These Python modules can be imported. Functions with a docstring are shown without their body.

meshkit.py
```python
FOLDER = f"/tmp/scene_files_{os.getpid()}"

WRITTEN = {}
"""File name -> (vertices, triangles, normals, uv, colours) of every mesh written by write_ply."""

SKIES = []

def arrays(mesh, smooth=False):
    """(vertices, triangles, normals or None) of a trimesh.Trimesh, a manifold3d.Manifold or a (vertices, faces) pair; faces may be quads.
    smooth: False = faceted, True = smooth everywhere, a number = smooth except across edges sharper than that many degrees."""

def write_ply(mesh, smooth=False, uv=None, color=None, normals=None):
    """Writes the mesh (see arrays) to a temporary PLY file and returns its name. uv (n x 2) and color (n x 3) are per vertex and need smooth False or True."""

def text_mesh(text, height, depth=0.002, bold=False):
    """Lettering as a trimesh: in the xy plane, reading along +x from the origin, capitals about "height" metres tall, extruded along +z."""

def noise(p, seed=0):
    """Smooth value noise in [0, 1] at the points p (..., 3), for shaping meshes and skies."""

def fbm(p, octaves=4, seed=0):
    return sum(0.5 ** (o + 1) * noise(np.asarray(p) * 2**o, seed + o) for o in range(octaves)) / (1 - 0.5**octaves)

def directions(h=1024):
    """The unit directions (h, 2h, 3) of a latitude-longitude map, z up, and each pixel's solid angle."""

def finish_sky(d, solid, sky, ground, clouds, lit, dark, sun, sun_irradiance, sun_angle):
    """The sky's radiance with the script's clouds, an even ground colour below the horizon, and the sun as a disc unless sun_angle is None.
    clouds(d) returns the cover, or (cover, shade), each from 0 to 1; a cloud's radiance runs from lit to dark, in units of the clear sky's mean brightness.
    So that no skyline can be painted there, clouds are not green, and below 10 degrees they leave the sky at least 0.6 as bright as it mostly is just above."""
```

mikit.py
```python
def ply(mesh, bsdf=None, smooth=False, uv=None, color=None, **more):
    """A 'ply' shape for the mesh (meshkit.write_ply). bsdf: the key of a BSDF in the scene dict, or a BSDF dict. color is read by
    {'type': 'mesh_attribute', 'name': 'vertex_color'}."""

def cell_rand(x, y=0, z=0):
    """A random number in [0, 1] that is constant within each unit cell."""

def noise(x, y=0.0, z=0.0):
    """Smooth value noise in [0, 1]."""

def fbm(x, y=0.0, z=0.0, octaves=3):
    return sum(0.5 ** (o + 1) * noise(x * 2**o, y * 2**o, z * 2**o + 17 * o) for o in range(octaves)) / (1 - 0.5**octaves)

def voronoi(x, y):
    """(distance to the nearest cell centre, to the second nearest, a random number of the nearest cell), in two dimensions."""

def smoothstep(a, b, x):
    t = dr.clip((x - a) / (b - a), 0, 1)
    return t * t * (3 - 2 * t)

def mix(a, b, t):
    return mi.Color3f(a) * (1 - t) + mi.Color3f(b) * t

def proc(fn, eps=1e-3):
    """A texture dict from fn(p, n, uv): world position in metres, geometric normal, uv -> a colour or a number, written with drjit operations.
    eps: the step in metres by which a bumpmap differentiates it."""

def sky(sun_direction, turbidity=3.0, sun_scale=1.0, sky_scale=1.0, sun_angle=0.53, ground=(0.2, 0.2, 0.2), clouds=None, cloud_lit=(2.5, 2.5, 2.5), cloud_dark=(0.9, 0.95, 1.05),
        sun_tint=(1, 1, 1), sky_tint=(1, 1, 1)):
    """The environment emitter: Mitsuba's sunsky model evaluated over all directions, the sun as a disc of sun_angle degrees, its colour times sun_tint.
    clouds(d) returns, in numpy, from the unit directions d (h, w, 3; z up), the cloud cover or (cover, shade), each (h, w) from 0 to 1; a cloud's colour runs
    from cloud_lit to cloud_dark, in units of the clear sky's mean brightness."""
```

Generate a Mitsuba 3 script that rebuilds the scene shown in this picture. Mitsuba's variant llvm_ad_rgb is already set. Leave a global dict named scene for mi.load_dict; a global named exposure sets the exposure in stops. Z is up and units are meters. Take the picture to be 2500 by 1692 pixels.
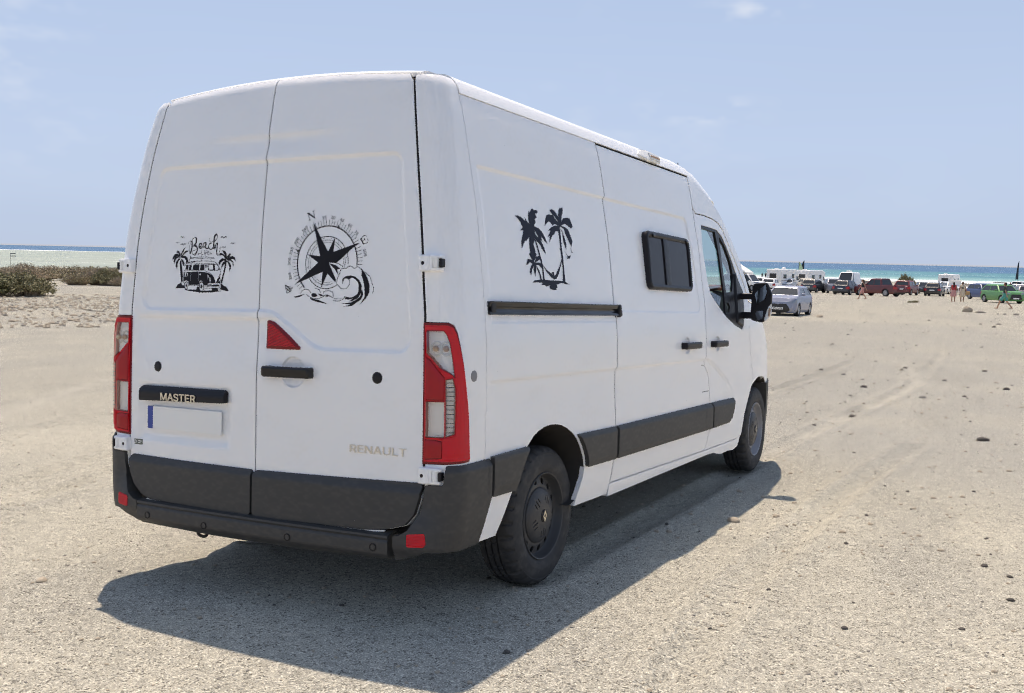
import math, random
import numpy as np
import shapely, trimesh, manifold3d as m3
from shapely import affinity
from shapely.geometry import LineString, Polygon, Point, box as sbox
from scipy.interpolate import PchipInterpolator
from scipy.spatial import Delaunay
import drjit as dr
import mitsuba as mi
import mikit, meshkit
from mikit import noise, fbm, voronoi, cell_rand, smoothstep, mix

scene, labels = {}, {}
T = mi.ScalarTransform4f

# ---------------------------------------------------------------- camera, sky, exposure
CAM = np.array([-4.544252, -3.243736, 1.647329])
RIGHT = np.array([0.4812517, -0.8762985, 0.0223109])
DOWN = np.array([-0.0649157, -0.0610101, -0.9960240])
DIR = np.array([0.8741755, 0.4778899, -0.0862467])
m = np.eye(4)
m[:3, 0], m[:3, 1], m[:3, 2], m[:3, 3] = -RIGHT, -DOWN, DIR, CAM
scene['camera'] = {'type': 'perspective', 'fov': 52.19, 'fov_axis': 'x', 'near_clip': 0.05, 'far_clip': 40000.0, 'to_world': T(m.tolist())}
SUN = (0.298, 0.241, 0.981)


CLOUD_SPOTS = [(.422, .272, .055, .012), (.535, .287, .045, .012), (.285, .223, .035, .010), (.322, .138, .04, .012), (.075, .262, .04, .012)]      # azimuth, height, spread (radians)


def wisps(d):
    az, el = np.arctan2(d[..., 1], d[..., 0]), np.arcsin(np.clip(d[..., 2], -1, 1))
    p = np.stack([az * 34 + 3, el * 95, az * 0], -1)
    n = meshkit.fbm(p, 5, 3)
    patch = meshkit.fbm(np.stack([az * 3.1, el * 5.0, az * 0 + 4], -1), 3, 8)
    spots = 0
    for a, e, wa, we in CLOUD_SPOTS:
        spots = spots + np.exp(-((az - a) / wa) ** 2 - ((el - e) / we) ** 2)
    c = np.clip((n - .50) * 3.6, 0, 1) * np.clip(np.clip((patch - .52) * 3, 0, .5) + spots, 0, 1)
    c = c * .55 * np.clip((el - .04) / .12, 0, 1)
    veil = (.28 + .62 * np.exp(-np.maximum(el, 0) / .36)) * (.96 + .08 * meshkit.noise(p * .4, 5))      # thin even sea haze that thickens towards the horizon
    return 1 - (1 - c) * (1 - veil), veil * (1 - c) / np.maximum(veil * (1 - c) + c, 1e-6)


scene['sky'] = mikit.sky(SUN, turbidity=3.2, sky_scale=1.2, ground=(.36, .33, .28), sun_tint=(1.0, 1.0, 1.03), sky_tint=(1.13, .98, .92), clouds=wisps, cloud_lit=(2.0, 2.05, 2.15), cloud_dark=(1.12, 1.335, 1.76))
exposure = 1.7

# ---------------------------------------------------------------- naming helpers


def numbered(key):
    k, i = key, 0
    while k in scene or k in labels:
        i += 1
        k = f'{key}_{i:03d}'
    return k


def tag(key, label, category=None, group=None, kind=None):
    e = labels.setdefault(key, {})
    if label:
        e['label'] = label
    if category:
        e['category'] = category
    if group:
        e['group'] = group
    if kind:
        e['kind'] = kind
    return key


def thing(name, label, category, group=None):
    return tag(numbered(name), label, category, group)


def put(name, mesh, mat, parent=None, smooth=35, label=None, **more):
    key = numbered((parent + '__' if parent else '') + name)
    scene[key] = mikit.ply(mesh, mat, smooth=smooth, **more)
    if label:
        tag(key, label)
    return key


# ---------------------------------------------------------------- materials


def mat(key, color, rough=.5, **more):
    d = {'type': 'principled', 'base_color': color if isinstance(color, dict) else {'type': 'rgb', 'value': list(color)}, 'roughness': rough, **more}
    scene[key] = {'type': 'twosided', 'bsdf': d}
    return key


RUT = [(17.2, -.15), (15.1, -.70), (13.3, -.95), (10.15, -.92), (7.84, -.84), (5.76, -.80), (3.0, -.86)]
ROAD = [(-3.2, 3.4), (1.5, 6.4), (6.0, 9.6), (12.0, 12.6), (20.0, 15.0)]
PALE_RUTS = [q for r in (RUT, ROAD) for q in zip(r[:-1], r[1:])]      # lines of finer, paler sand ground up by wheels


def sand_color(p, n, uv):
    x, y = p.x, p.y
    big = fbm(x * .11 + 7, y * .11, 0, 3)
    # darker gravelly ground out in the open, creamier sand round the van
    gx, gy = (x - 11.0) / 8.5, (y + .6) / 4.2
    hx, hy = (x - 30.0) / 17.0, (y - 2.0) / 7.0
    gravelly = dr.clip(1.25 - dr.minimum(gx * gx + gy * gy, hx * hx + hy * hy) + 1.6 * (big - .5), 0, 1)
    mid = fbm(x * .9, y * .9 + 3, 1, 4)
    streak = fbm(x * .35 + .18 * y, y * 1.7 - x * .35, 2, 3)
    grit = noise(x * 150, y * 150) * .6 + noise(x * 72, y * 72, 7) * .4
    fine = noise(x * 200, y * 200, 3)
    c = mix((.335, .315, .268), (.300, .287, .255), smoothstep(.38, .60, big))
    c = mix(c, (.275, .267, .248), .85 * gravelly)
    c = mix(c, (.395, .368, .308), (.70 - .35 * gravelly) * smoothstep(.48, .70, mid))
    c = mix(c, (.245, .235, .212), .50 * smoothstep(.52, .74, streak))
    c = mix(c, (.105, .098, .085), (.80 + .2 * gravelly) * smoothstep(.56, .74, grit))
    c = mix(c, (.60, .57, .50), .70 * smoothstep(.56, .84, fine))
    d = mi.Float(9)
    for (ax, ay), (bx, by) in PALE_RUTS:
        ex, ey = bx - ax, by - ay
        t = dr.clip(((x - ax) * ex + (y - ay) * ey) / (ex * ex + ey * ey), 0, 1)
        d = dr.minimum(d, dr.sqrt(dr.square(x - ax - ex * t) + dr.square(y - ay - ey * t)))
    w = noise(x * 3.1, y * 3.1, 8)
    rut = (1 - smoothstep(.06, .13, d)) * (.75 + .25 * dr.sin((x * .8 + y * .6) * 55)) + .25 * (1 - smoothstep(.05, .12, dr.abs(d - .20)))
    c = mix(c, (.42, .395, .345), dr.clip(.62 * rut * smoothstep(.10, .55, w), 0, 1))
    return c * mi.Color3f(1.12, 1.135, 1.11) * (.90 + .2 * noise(x * 30, y * 30, 5))


def sand_bump(p, n, uv):
    x, y = p.x, p.y
    return .030 * fbm(x * 2.1, y * 2.1, 0, 4) + .013 * fbm(x * 14, y * 14, 2, 3) + .0100 * noise(x * 75, y * 75, 4) + .0055 * noise(x * 160, y * 160, 6)


scene['sand'] = {'type': 'bumpmap', 'arbitrary': mikit.proc(sand_bump, eps=.002), 'scale': 1.0,
                 'bsdf': {'type': 'twosided', 'bsdf': {'type': 'principled', 'base_color': mikit.proc(sand_color), 'roughness': .95, 'specular': .15}}}

SEA_Z = CAM[2] - 5.2
SEA_DIR = np.array([.874, .478])


def sea_color(p, n, uv):
    x, y = p.x - CAM[0], p.y - CAM[1]
    d = dr.sqrt(x * x + y * y)
    left = smoothstep(.25, .95, y / dr.maximum(x, 1.0))            # bearing: towards the lagoon on the left
    u = x * .86 + y * .5
    v = -x * .5 + y * .86
    wob = 1 + .35 * (fbm(v * .004, u * .004, 0, 3) - .5)
    dd = d * wob
    deep = mix((.022, .090, .195), (.034, .120, .235), fbm(v * .01, u * .012, 4, 3))
    turq = mix((.040, .150, .20), (.075, .235, .26), fbm(v * .02, u * .05, 2, 4))
    near = mix((.13, .31, .315), (.26, .39, .36), fbm(v * .03, u * .09, 6, 3))
    c = mix(near, turq, smoothstep(430, 620, dd))
    c = mix(c, deep, smoothstep(760, 1150, dd))
    lag = mix((.25, .30, .25), (.34, .37, .30), fbm(v * .01, u * .03, 9, 3))
    lagc = mix(lag, deep, smoothstep(1150, 1300, d))
    c = mix(c, lagc, left)
    streaks = fbm(v * .05, u * .16, 11, 3)
    caps = smoothstep(.70, .80, fbm(v * .07, u * .30, 12, 3)) * smoothstep(.45, .6, noise(v * .012, u * .02, 15))
    c = c * (.82 + .36 * streaks)
    foam = smoothstep(.55, .7, fbm(v * .02, u * .012, 8, 3) + .25 * (1 - dr.minimum(dr.abs(d - (1180 + 120 * fbm(v * .003, 0, 1, 2))) / 45, 1.0)) - .05) * smoothstep(.45, .95, left) * (1 - smoothstep(60, 110, dr.abs(d - 1230)))
    shore = smoothstep(.52, .62, fbm(v * .03, u * .09, 21, 3)) * (1 - smoothstep(395, 470, dd)) * (1 - left)
    return mix(c, (.80, .83, .82), dr.clip(caps * .7 + foam + shore * .8, 0, 1))


def sea_bump(p, n, uv):
    return .35 * fbm(p.x * .16, p.y * .16, 0, 4)


scene['sea_water'] = {'type': 'bumpmap', 'arbitrary': mikit.proc(sea_bump, eps=.15), 'scale': 1.0,
                      'bsdf': {'type': 'twosided', 'bsdf': {'type': 'principled', 'base_color': mikit.proc(sea_color), 'roughness': .45, 'specular': .35}}}


def paint_color(p, n, uv):
    # thin road dust that clings in speckles and streaks
    d = fbm(p.x * 5, p.y * 5, p.z * 9, 4)
    s = noise(p.x * 60, p.y * 60, p.z * 60)
    return mix((.80, .80, .80), (.765, .757, .74), .40 * smoothstep(.50, .78, d * .7 + s * .3))


mat('white_paint', mikit.proc(paint_color), .20, specular=.6, clearcoat=1.0, clearcoat_gloss=.985)
mat('white_plastic', (.78, .78, .76), .4)


def plastic_color(p, n, uv):
    return mix((.034, .034, .034), (.046, .044, .042), smoothstep(.40, .8, fbm(p.x * 40, p.y * 40, p.z * 60, 4)))


def plastic_bump(p, n, uv):
    return .0006 * noise(p.x * 420, p.y * 420, p.z * 420)


scene['black_plastic'] = {'type': 'bumpmap', 'arbitrary': mikit.proc(plastic_bump, eps=.0008), 'scale': 1.0,
                          'bsdf': {'type': 'twosided', 'bsdf': {'type': 'principled', 'base_color': mikit.proc(plastic_color), 'roughness': .52, 'specular': .5}}}
mat('gloss_black', (.008, .008, .010), .10, specular=.38)
mat('satin_black', (.010, .010, .013), .36, specular=.25)
mat('void_black', (.012, .012, .012), .9)
mat('underbody_black', (.030, .028, .026), .85)


def rubber_color(p, n, uv):
    return mix((.038, .038, .039), (.10, .094, .085), .40 * smoothstep(.42, .80, fbm(p.x * 26, p.y * 26, p.z * 26, 4)))


mat('rubber', mikit.proc(rubber_color), .7, specular=.35)
mat('wheel_black', (.045, .045, .046), .45)
mat('wheel_silver', (.29, .29, .305), .4, metallic=.25)
mat('cap_grey', (.052, .052, .054), .4, specular=.35)
mat('chrome', (.62, .60, .56), .16, metallic=1.0)
mat('decal_black', (.010, .010, .014), .5, specular=.15)
mat('decal_navy', (.012, .015, .028), .5, specular=.15)
mat('decal_grey', (.09, .09, .10), .5, specular=.15)
def lens_bump(p, n, uv):
    return .0011 * dr.sin(p.z * 520) + .0005 * dr.sin((p.x + p.y) * 700)


scene['red_lens'] = {'type': 'bumpmap', 'arbitrary': mikit.proc(lens_bump, eps=.0008), 'scale': 1.0,
                     'bsdf': {'type': 'twosided', 'bsdf': {'type': 'principled', 'base_color': {'type': 'rgb', 'value': [.58, .004, .012]}, 'roughness': .16, 'specular': .4, 'clearcoat': .3}}}
scene['lens_glass'] = {'type': 'thindielectric', 'specular_transmittance': {'type': 'rgb', 'value': [.93, .93, .92]}}
scene['reflector_silver'] = {'type': 'bumpmap', 'arbitrary': mikit.proc(lens_bump, eps=.0008), 'scale': 1.0,
                             'bsdf': {'type': 'twosided', 'bsdf': {'type': 'principled', 'base_color': {'type': 'rgb', 'value': [.86, .85, .82]}, 'roughness': .25, 'metallic': .25}}}

mat('deep_red_lens', (.34, .003, .010), .2, specular=.3, clearcoat=.2)
mat('dark_red_lens', (.17, .003, .008), .22, specular=.3, clearcoat=.2)
mat('clear_lens', (.60, .59, .56), .14, metallic=.25, clearcoat=.6)
mat('clear_grey_lens', (.50, .50, .49), .18, metallic=.3, clearcoat=.6)
mat('amber_lens', (.40, .27, .18), .2)
mat('grey_plastic', (.20, .20, .21), .5)
mat('plate_white', (.78, .78, .76), .35)
mat('plate_blue', (.02, .05, .28), .35)
mat('sticker_grey', (.13, .14, .12), .4)
mat('tinted_glass', (.020, .019, .024), .05, specular=.14)
mat('mirror_glass', (.86, .88, .88), .02, metallic=1.0)
mat('seat_fabric', (.05, .052, .058), .8)
mat('orange_cloth', (.55, .13, .04), .8)
scene['window_glass'] = {'type': 'thindielectric', 'specular_transmittance': {'type': 'rgb', 'value': [.62, .78, .76]}}
# ---- the camper van's outer skin: an implicit body, van frame (x forward from rear axle, y left, z up from the rear axle's ground), metres
HWZ = np.array([.2, .35, .45, .60, .75, 1.04, 1.2, 1.39, 1.6, 1.77, 2.0, 2.21, 2.30, 2.36, 2.6])
HWY = np.array([.985, 1.005, 1.02, 1.028, 1.031, 1.034, 1.030, 1.015, .992, .972, .932, .892, .868, .851, .77])
hw_spline = PchipInterpolator(HWZ, HWY, extrapolate=True)
XRZ = np.array([.2, .70, 1.30, 1.604, 2.02, 2.35, 2.6])
XRX = np.array([-.955, -.953, -.949, -.938, -.899, -.841, -.78])
xr_spline = PchipInterpolator(XRZ, XRX, extrapolate=True)
DEY = PchipInterpolator([.2, .70, 1.30, 1.462, 1.604, 2.02, 2.35, 2.5], [.878, .878, .873, .860, .849, .794, .736, .71], extrapolate=True)   # rear door's outer edge
FRONT = np.array([(-3, 2.6), (2.0, 2.6), (2.2, 2.49), (2.62, 2.385), (2.9, 2.275), (3.16, 2.15), (3.48, 1.925), (3.78, 1.705), (4.04, 1.525), (4.36, 1.305), (4.58, 1.10), (4.68, .92), (4.72, .72), (4.72, .2), (4.70, -.5), (-3, -.5)])


def front_sd(x, z):
    p = np.stack([x, z], -1).reshape(-1, 2)
    a, b = FRONT[1:14][:-1], FRONT[1:14][1:]
    best, sign = np.full(len(p), 1e9), np.ones(len(p))
    for q, r in zip(a, b):
        e = r - q
        t = np.clip(((p - q) @ e) / (e @ e), 0, 1)
        d = np.linalg.norm(p - q - t[:, None] * e, axis=1)
        s = np.sign((p - q) @ np.array([-e[1], e[0]]))
        near = d < best - 1e-9
        best, sign = np.where(near, d, best), np.where(near, s, sign)
    return (best * sign).reshape(np.shape(x))


def smax(a, b, r):
    return np.where((a > -r) & (b > -r), np.hypot(a + r, b + r) - r, np.maximum(a, b))


def F(p):
    x, y, z = p[..., 0], np.abs(p[..., 1]), p[..., 2]
    t = np.clip((x - 2.2) / 2.4, 0, 1.2)
    side = y - hw_spline(z) + .20 * t**4
    rear = xr_spline(z) - .032 * (1 - np.clip(y / .88, 0, 1) ** 2) - x
    roof = z - 2.424 + .038 * (y / .75) ** 2
    f = smax(side, rear, .085)
    f = smax(f, roof, .062)
    ahead = np.asarray(x > 1.7)
    if ahead.any():
        g = np.full(np.shape(x), -9.0)
        g[ahead] = front_sd((x + .22 * y * y)[ahead], z[ahead])
        f = smax(f, g, .12)
    return f


def hit(origin, direction, far):
    """Where the rays from inside the body (origin, direction) leave it."""
    lo, hi = np.zeros(len(origin)), np.full(len(origin), float(far))
    for _ in range(26):
        m = (lo + hi) / 2
        inside = F(origin + direction * m[:, None]) < 0
        lo, hi = np.where(inside, m, lo), np.where(inside, hi, m)
    return origin + direction * lo[:, None]


def on_side(u):      # (x, z) -> right side of the van
    o = np.c_[u[:, 0], u[:, 0] * 0 - .05, u[:, 1]]
    return hit(o, np.tile([0, -1.0, 0], (len(u), 1)), 1.4)


def on_rear(u):      # (-y, z): as seen from behind
    o = np.c_[u[:, 0] * 0 - .4, -u[:, 0], u[:, 1]]
    return hit(o, np.tile([-1.0, 0, 0], (len(u), 1)), 1.0)


SEAM_X = -.71


def on_corner(u):    # (s, z): s from 0 at the rear door's edge to 1 at the side panel's seam
    a = u[:, 0] * np.pi / 2
    o = np.c_[a * 0 + SEAM_X, -DEY(u[:, 1]), u[:, 1]]
    return hit(o, np.c_[-np.cos(a), -np.sin(a), a * 0], .6)


def on_roof(u):      # (x, angle about the van's axis; negative = right)
    o = np.c_[u[:, 0], u[:, 0] * 0, u[:, 0] * 0 + 1.2]
    return hit(o, np.c_[u[:, 0] * 0, np.sin(u[:, 1]), np.cos(u[:, 1])], 2.0)


def normal(p, e=2e-4):
    g = np.stack([F(p + e * np.eye(3)[k]) - F(p - e * np.eye(3)[k]) for k in range(3)], -1)
    return g / np.maximum(np.linalg.norm(g, axis=-1, keepdims=True), 1e-12)
# ---------------------------------------------------------------- the van's place in the world: parked on ground that falls gently towards the sea
VAN_R = np.array([[0.9991052, -0.0012722, 0.0422757], [0.0, 0.9995475, 0.0300801], [-0.0422948, -0.0300531, 0.9986531]])


def world(v):
    return np.asarray(v) @ VAN_R.T


VAN = 'camper_van'
tag(VAN, 'large white high-roof camper van with black sticker art in the foreground', 'van')


def vput(name, mesh, mat_key, parent=VAN, smooth=35, label=None, mirror=False):
    if hasattr(mesh, 'to_mesh'):
        q = mesh.to_mesh()
        mesh = (q.vert_properties[:, :3], q.tri_verts)
    v, f = (np.asarray(mesh[0], float), np.asarray(mesh[1])) if isinstance(mesh, tuple) else (np.asarray(mesh.vertices), np.asarray(mesh.faces))
    if mirror:
        v, f = v * [1, -1, 1], f[:, ::-1]
    return put(name, (world(v), f), mat_key, parent, smooth, label)


def flip(mesh):
    return mesh[0] * [1, -1, 1], mesh[1][:, ::-1]


def ring_points(ring, step):
    c = np.asarray(ring.coords)[:-1]
    out = []
    for a, b in zip(c, np.roll(c, -1, 0)):
        k = max(1, int(math.ceil(np.linalg.norm(b - a) / step)))
        out += [a + (b - a) * i / k for i in range(k)]
    return np.array(out)


def panel(poly, surf, h=.02, lift=0.0, flange=.02, off=None, bevel=.0, feat=()):
    """A sheet of the skin: the polygon in the surface's own coordinates, meshed, laid on the body, with its edges turned in."""
    vs, fs, base = [], [], 0
    for g in getattr(poly, 'geoms', [poly]):
        if g.area < 1e-7:
            continue
        g = shapely.geometry.polygon.orient(g)
        rings = [ring_points(r, h * .6) for r in [g.exterior, *g.interiors]]
        inner = g.buffer(-h * .5)
        x0, y0, x1, y1 = g.bounds
        ys = np.arange(y0 + h * .3, y1, h * .866)
        pts = [np.c_[np.arange(x0 + h * (.25 + .5 * (i % 2)), x1, h), ] for i in range(len(ys))]
        grid = np.vstack([np.c_[p[:, 0], np.full(len(p), y)] for p, y in zip(pts, ys)] or [np.zeros((0, 2))])
        if len(grid):
            grid = grid[shapely.contains_xy(inner, grid[:, 0], grid[:, 1])] if not inner.is_empty else grid[:0]
        if len(feat):
            near_ = g.buffer(-h * .35)
            fp = [ring_points(r, .012) if r.is_ring else np.array([np.asarray(r.interpolate(t).coords[0]) for t in np.arange(0, r.length, .012)]) for r in feat]
            fp = np.vstack(fp)
            fp = fp[shapely.contains_xy(near_, fp[:, 0], fp[:, 1])]
            allf = shapely.union_all(list(feat))
            grid = np.vstack([grid[shapely.distance(allf, shapely.points(grid)) > .007], fp]) if len(grid) else fp
        u = np.vstack(rings + [grid])
        tri = Delaunay(u, qhull_options='QJ Pp').simplices
        c = u[tri].mean(1)
        tri = tri[shapely.contains_xy(g, c[:, 0], c[:, 1])]
        e1, e2 = u[tri[:, 1]] - u[tri[:, 0]], u[tri[:, 2]] - u[tri[:, 0]]
        a2 = e1[:, 0] * e2[:, 1] - e1[:, 1] * e2[:, 0]
        tri = tri[np.abs(a2) > 1e-10]
        P = surf(u)
        N = normal(P)
        lv = np.full(len(u), lift) + (off(u) if off is not None else 0)
        S = P + N * lv[:, None]
        if bevel:
            nb = sum(map(len, rings))
            S[:nb] -= N[:nb] * bevel
        fn = np.cross(S[tri[:, 1]] - S[tri[:, 0]], S[tri[:, 2]] - S[tri[:, 0]])
        wrong = (fn * N[tri].mean(1)).sum(1) < 0
        tri[wrong] = tri[wrong][:, ::-1]
        vs.append(S)
        fs.append(tri + base)
        base += len(S)
        if flange:
            at = 0
            for r in rings:
                n = len(r)
                i = np.arange(n)
                top, bot = S[at:at + n], S[at:at + n] - N[at:at + n] * flange
                vs += [top, bot]
                j = (i + 1) % n
                fs += [np.c_[base + i, base + n + i, base + j], np.c_[base + j, base + n + i, base + n + j]]
                base += 2 * n
                at += n
    return np.vstack(vs), np.vstack(fs)


def soft(poly, d):
    """Rounds the corners of a polygon."""
    return poly.buffer(-d).buffer(2 * d).buffer(-d)


def sdist(poly, u):
    d = shapely.distance(poly.exterior, shapely.points(u))
    return np.where(shapely.contains_xy(poly, u[:, 0], u[:, 1]), d, -d)


def sstep(a, b, x):
    t = np.clip((x - a) / (b - a), 0, 1)
    return t * t * (3 - 2 * t)


def rbox(size, centre=(0, 0, 0), r=.01, seg=12):
    s = np.array(size) / 2 - r
    pts = [np.array([a, b, c]) * s for a in (-1, 1) for b in (-1, 1) for c in (-1, 1)]
    return m3.Manifold.batch_hull([m3.Manifold.sphere(r, seg).translate(p) for p in pts]).translate(np.array(centre, float))


def lathe(profile, n=64, axis='y'):
    """Revolves (radius, along) about an axis; closed polyline profiles give closed rings."""
    p = np.asarray(profile, float)
    a = np.arange(n) / n * 2 * np.pi
    k = len(p)
    v = np.stack([p[None, :, 0] * np.cos(a)[:, None], np.broadcast_to(p[None, :, 1], (n, k)), p[None, :, 0] * np.sin(a)[:, None]], -1).reshape(-1, 3)
    i, j = np.meshgrid(np.arange(n), np.arange(k - 1), indexing='ij')
    q = lambda a_, b_: (a_ % n) * k + b_
    f = np.concatenate([np.stack([q(i, j), q(i, j + 1), q(i + 1, j)], -1).reshape(-1, 3), np.stack([q(i + 1, j), q(i, j + 1), q(i + 1, j + 1)], -1).reshape(-1, 3)])
    return v, f


def tube(points, r, n=8):
    p = np.asarray(points, float)
    r = np.broadcast_to(r, len(p))
    d = np.gradient(p, axis=0)
    d /= np.maximum(np.linalg.norm(d, axis=1, keepdims=True), 1e-9)
    ref = np.where(np.abs(d[:, 2:3]) > .9, [[1.0, 0, 0]], [[0, 0, 1.0]])
    s = np.cross(d, ref)
    s /= np.linalg.norm(s, axis=1, keepdims=True)
    t = np.cross(d, s)
    a = np.arange(n) / n * 2 * np.pi
    v = (p[:, None] + r[:, None, None] * (np.cos(a)[None, :, None] * s[:, None] + np.sin(a)[None, :, None] * t[:, None])).reshape(-1, 3)
    f = []
    for i in range(len(p) - 1):
        for k in range(n):
            a0, a1, b0, b1 = i * n + k, i * n + (k + 1) % n, (i + 1) * n + k, (i + 1) * n + (k + 1) % n
            f += [(a0, a1, b0), (a1, b1, b0)]
    for e in (0, (len(p) - 1) * n):
        f += [(e, e + k, e + k + 1) for k in range(1, n - 1)]
    return v, np.array(f)


def join(*ms):
    vs, fs, b = [], [], 0
    for q in ms:
        if hasattr(q, 'to_mesh'):
            g = q.to_mesh()
            q = (g.vert_properties[:, :3], g.tri_verts)
        elif hasattr(q, 'vertices'):
            q = (np.asarray(q.vertices), np.asarray(q.faces))
        vs.append(np.asarray(q[0], float))
        fs.append(np.asarray(q[1]) + b)
        b += len(q[0])
    return np.vstack(vs), np.vstack(fs)


def cross(pts):
    return m3.CrossSection([np.asarray(shapely.geometry.polygon.orient(Polygon(pts)).exterior.coords)[:-1]])


def circle(x, y, r, ry=None):
    return affinity.scale(Point(x, y).buffer(1, 24), r, ry or r)


# ---- rear doors -------------------------------------------------------------------------------------------------
zs = np.linspace(.40, 2.335, 30)
DOOR_TOP = lambda u: 2.402 - .038 * (u / .75) ** 2
uu = np.linspace(-.0205, .70, 12)
right_outline = [(-.0205, .398)] + [(-.0205, z) for z in np.linspace(.5, 2.38, 8)] + [(u, DOOR_TOP(u)) for u in uu] + [(float(DEY(z)) - .008, z) for z in zs[::-1]]
right_door = Polygon(right_outline).buffer(0)
left_door = affinity.scale(right_door, -1, 1, origin=(0, 0))
left_door = left_door.difference(sbox(-.0272, 0, 2, 3)).union(Polygon([(-float(DEY(z)) + .004, z) for z in zs] + [(-float(DEY(z)) + .03, z) for z in zs[::-1]]))
EMB = soft(Polygon([(-.800, 1.335), (-.03, 1.335), (.05, 1.333), (.085, 1.318), (.162, 1.273), (.266, 1.202), (.315, 1.178), (.36, 1.170), (.80, 1.170), (.785, 1.40), (.765, 1.60), (.715, 2.02), (-.715, 2.02), (-.765, 1.60), (-.792, 1.40)]), .055)
HANDLE_C = (.19, 1.062)


REAR_FEAT = [EMB.buffer(d).exterior for d in (-.010, -.005, 0, .005, .010)] + [LineString([(-.9, z), (.15, z)]) for z in (1.286, 1.292, 1.298, 1.304)] + [circle(.19, 1.062, r).exterior for r in (.0585, .0625, .0665, .0705)]


def rear_off(u):
    d = -.012 * sstep(-.0095, .0095, sdist(EMB, u))
    fade = sstep(.14, .02, u[:, 0]) * sstep(-.84, -.78, u[:, 0])
    d -= .011 * sstep(1.306, 1.284, u[:, 1]) * sstep(1.02, 1.25, u[:, 1]) * fade
    d -= .009 * sstep(2.148, 2.122, u[:, 1]) * sstep(2.03, 2.11, u[:, 1]) * sstep(.48, .2, np.abs(u[:, 0]))
    r = np.hypot(u[:, 0] - HANDLE_C[0], u[:, 1] - HANDLE_C[1])
    d -= .020 * sstep(.071, .062, r) * (1 - .55 * (r / .07) ** 2)
    pl = Polygon([(-.80, .70), (-.19, .70), (-.19, .96), (-.80, .96)])
    return d - .012 * sstep(-.02, .02, sdist(pl, u))


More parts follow.
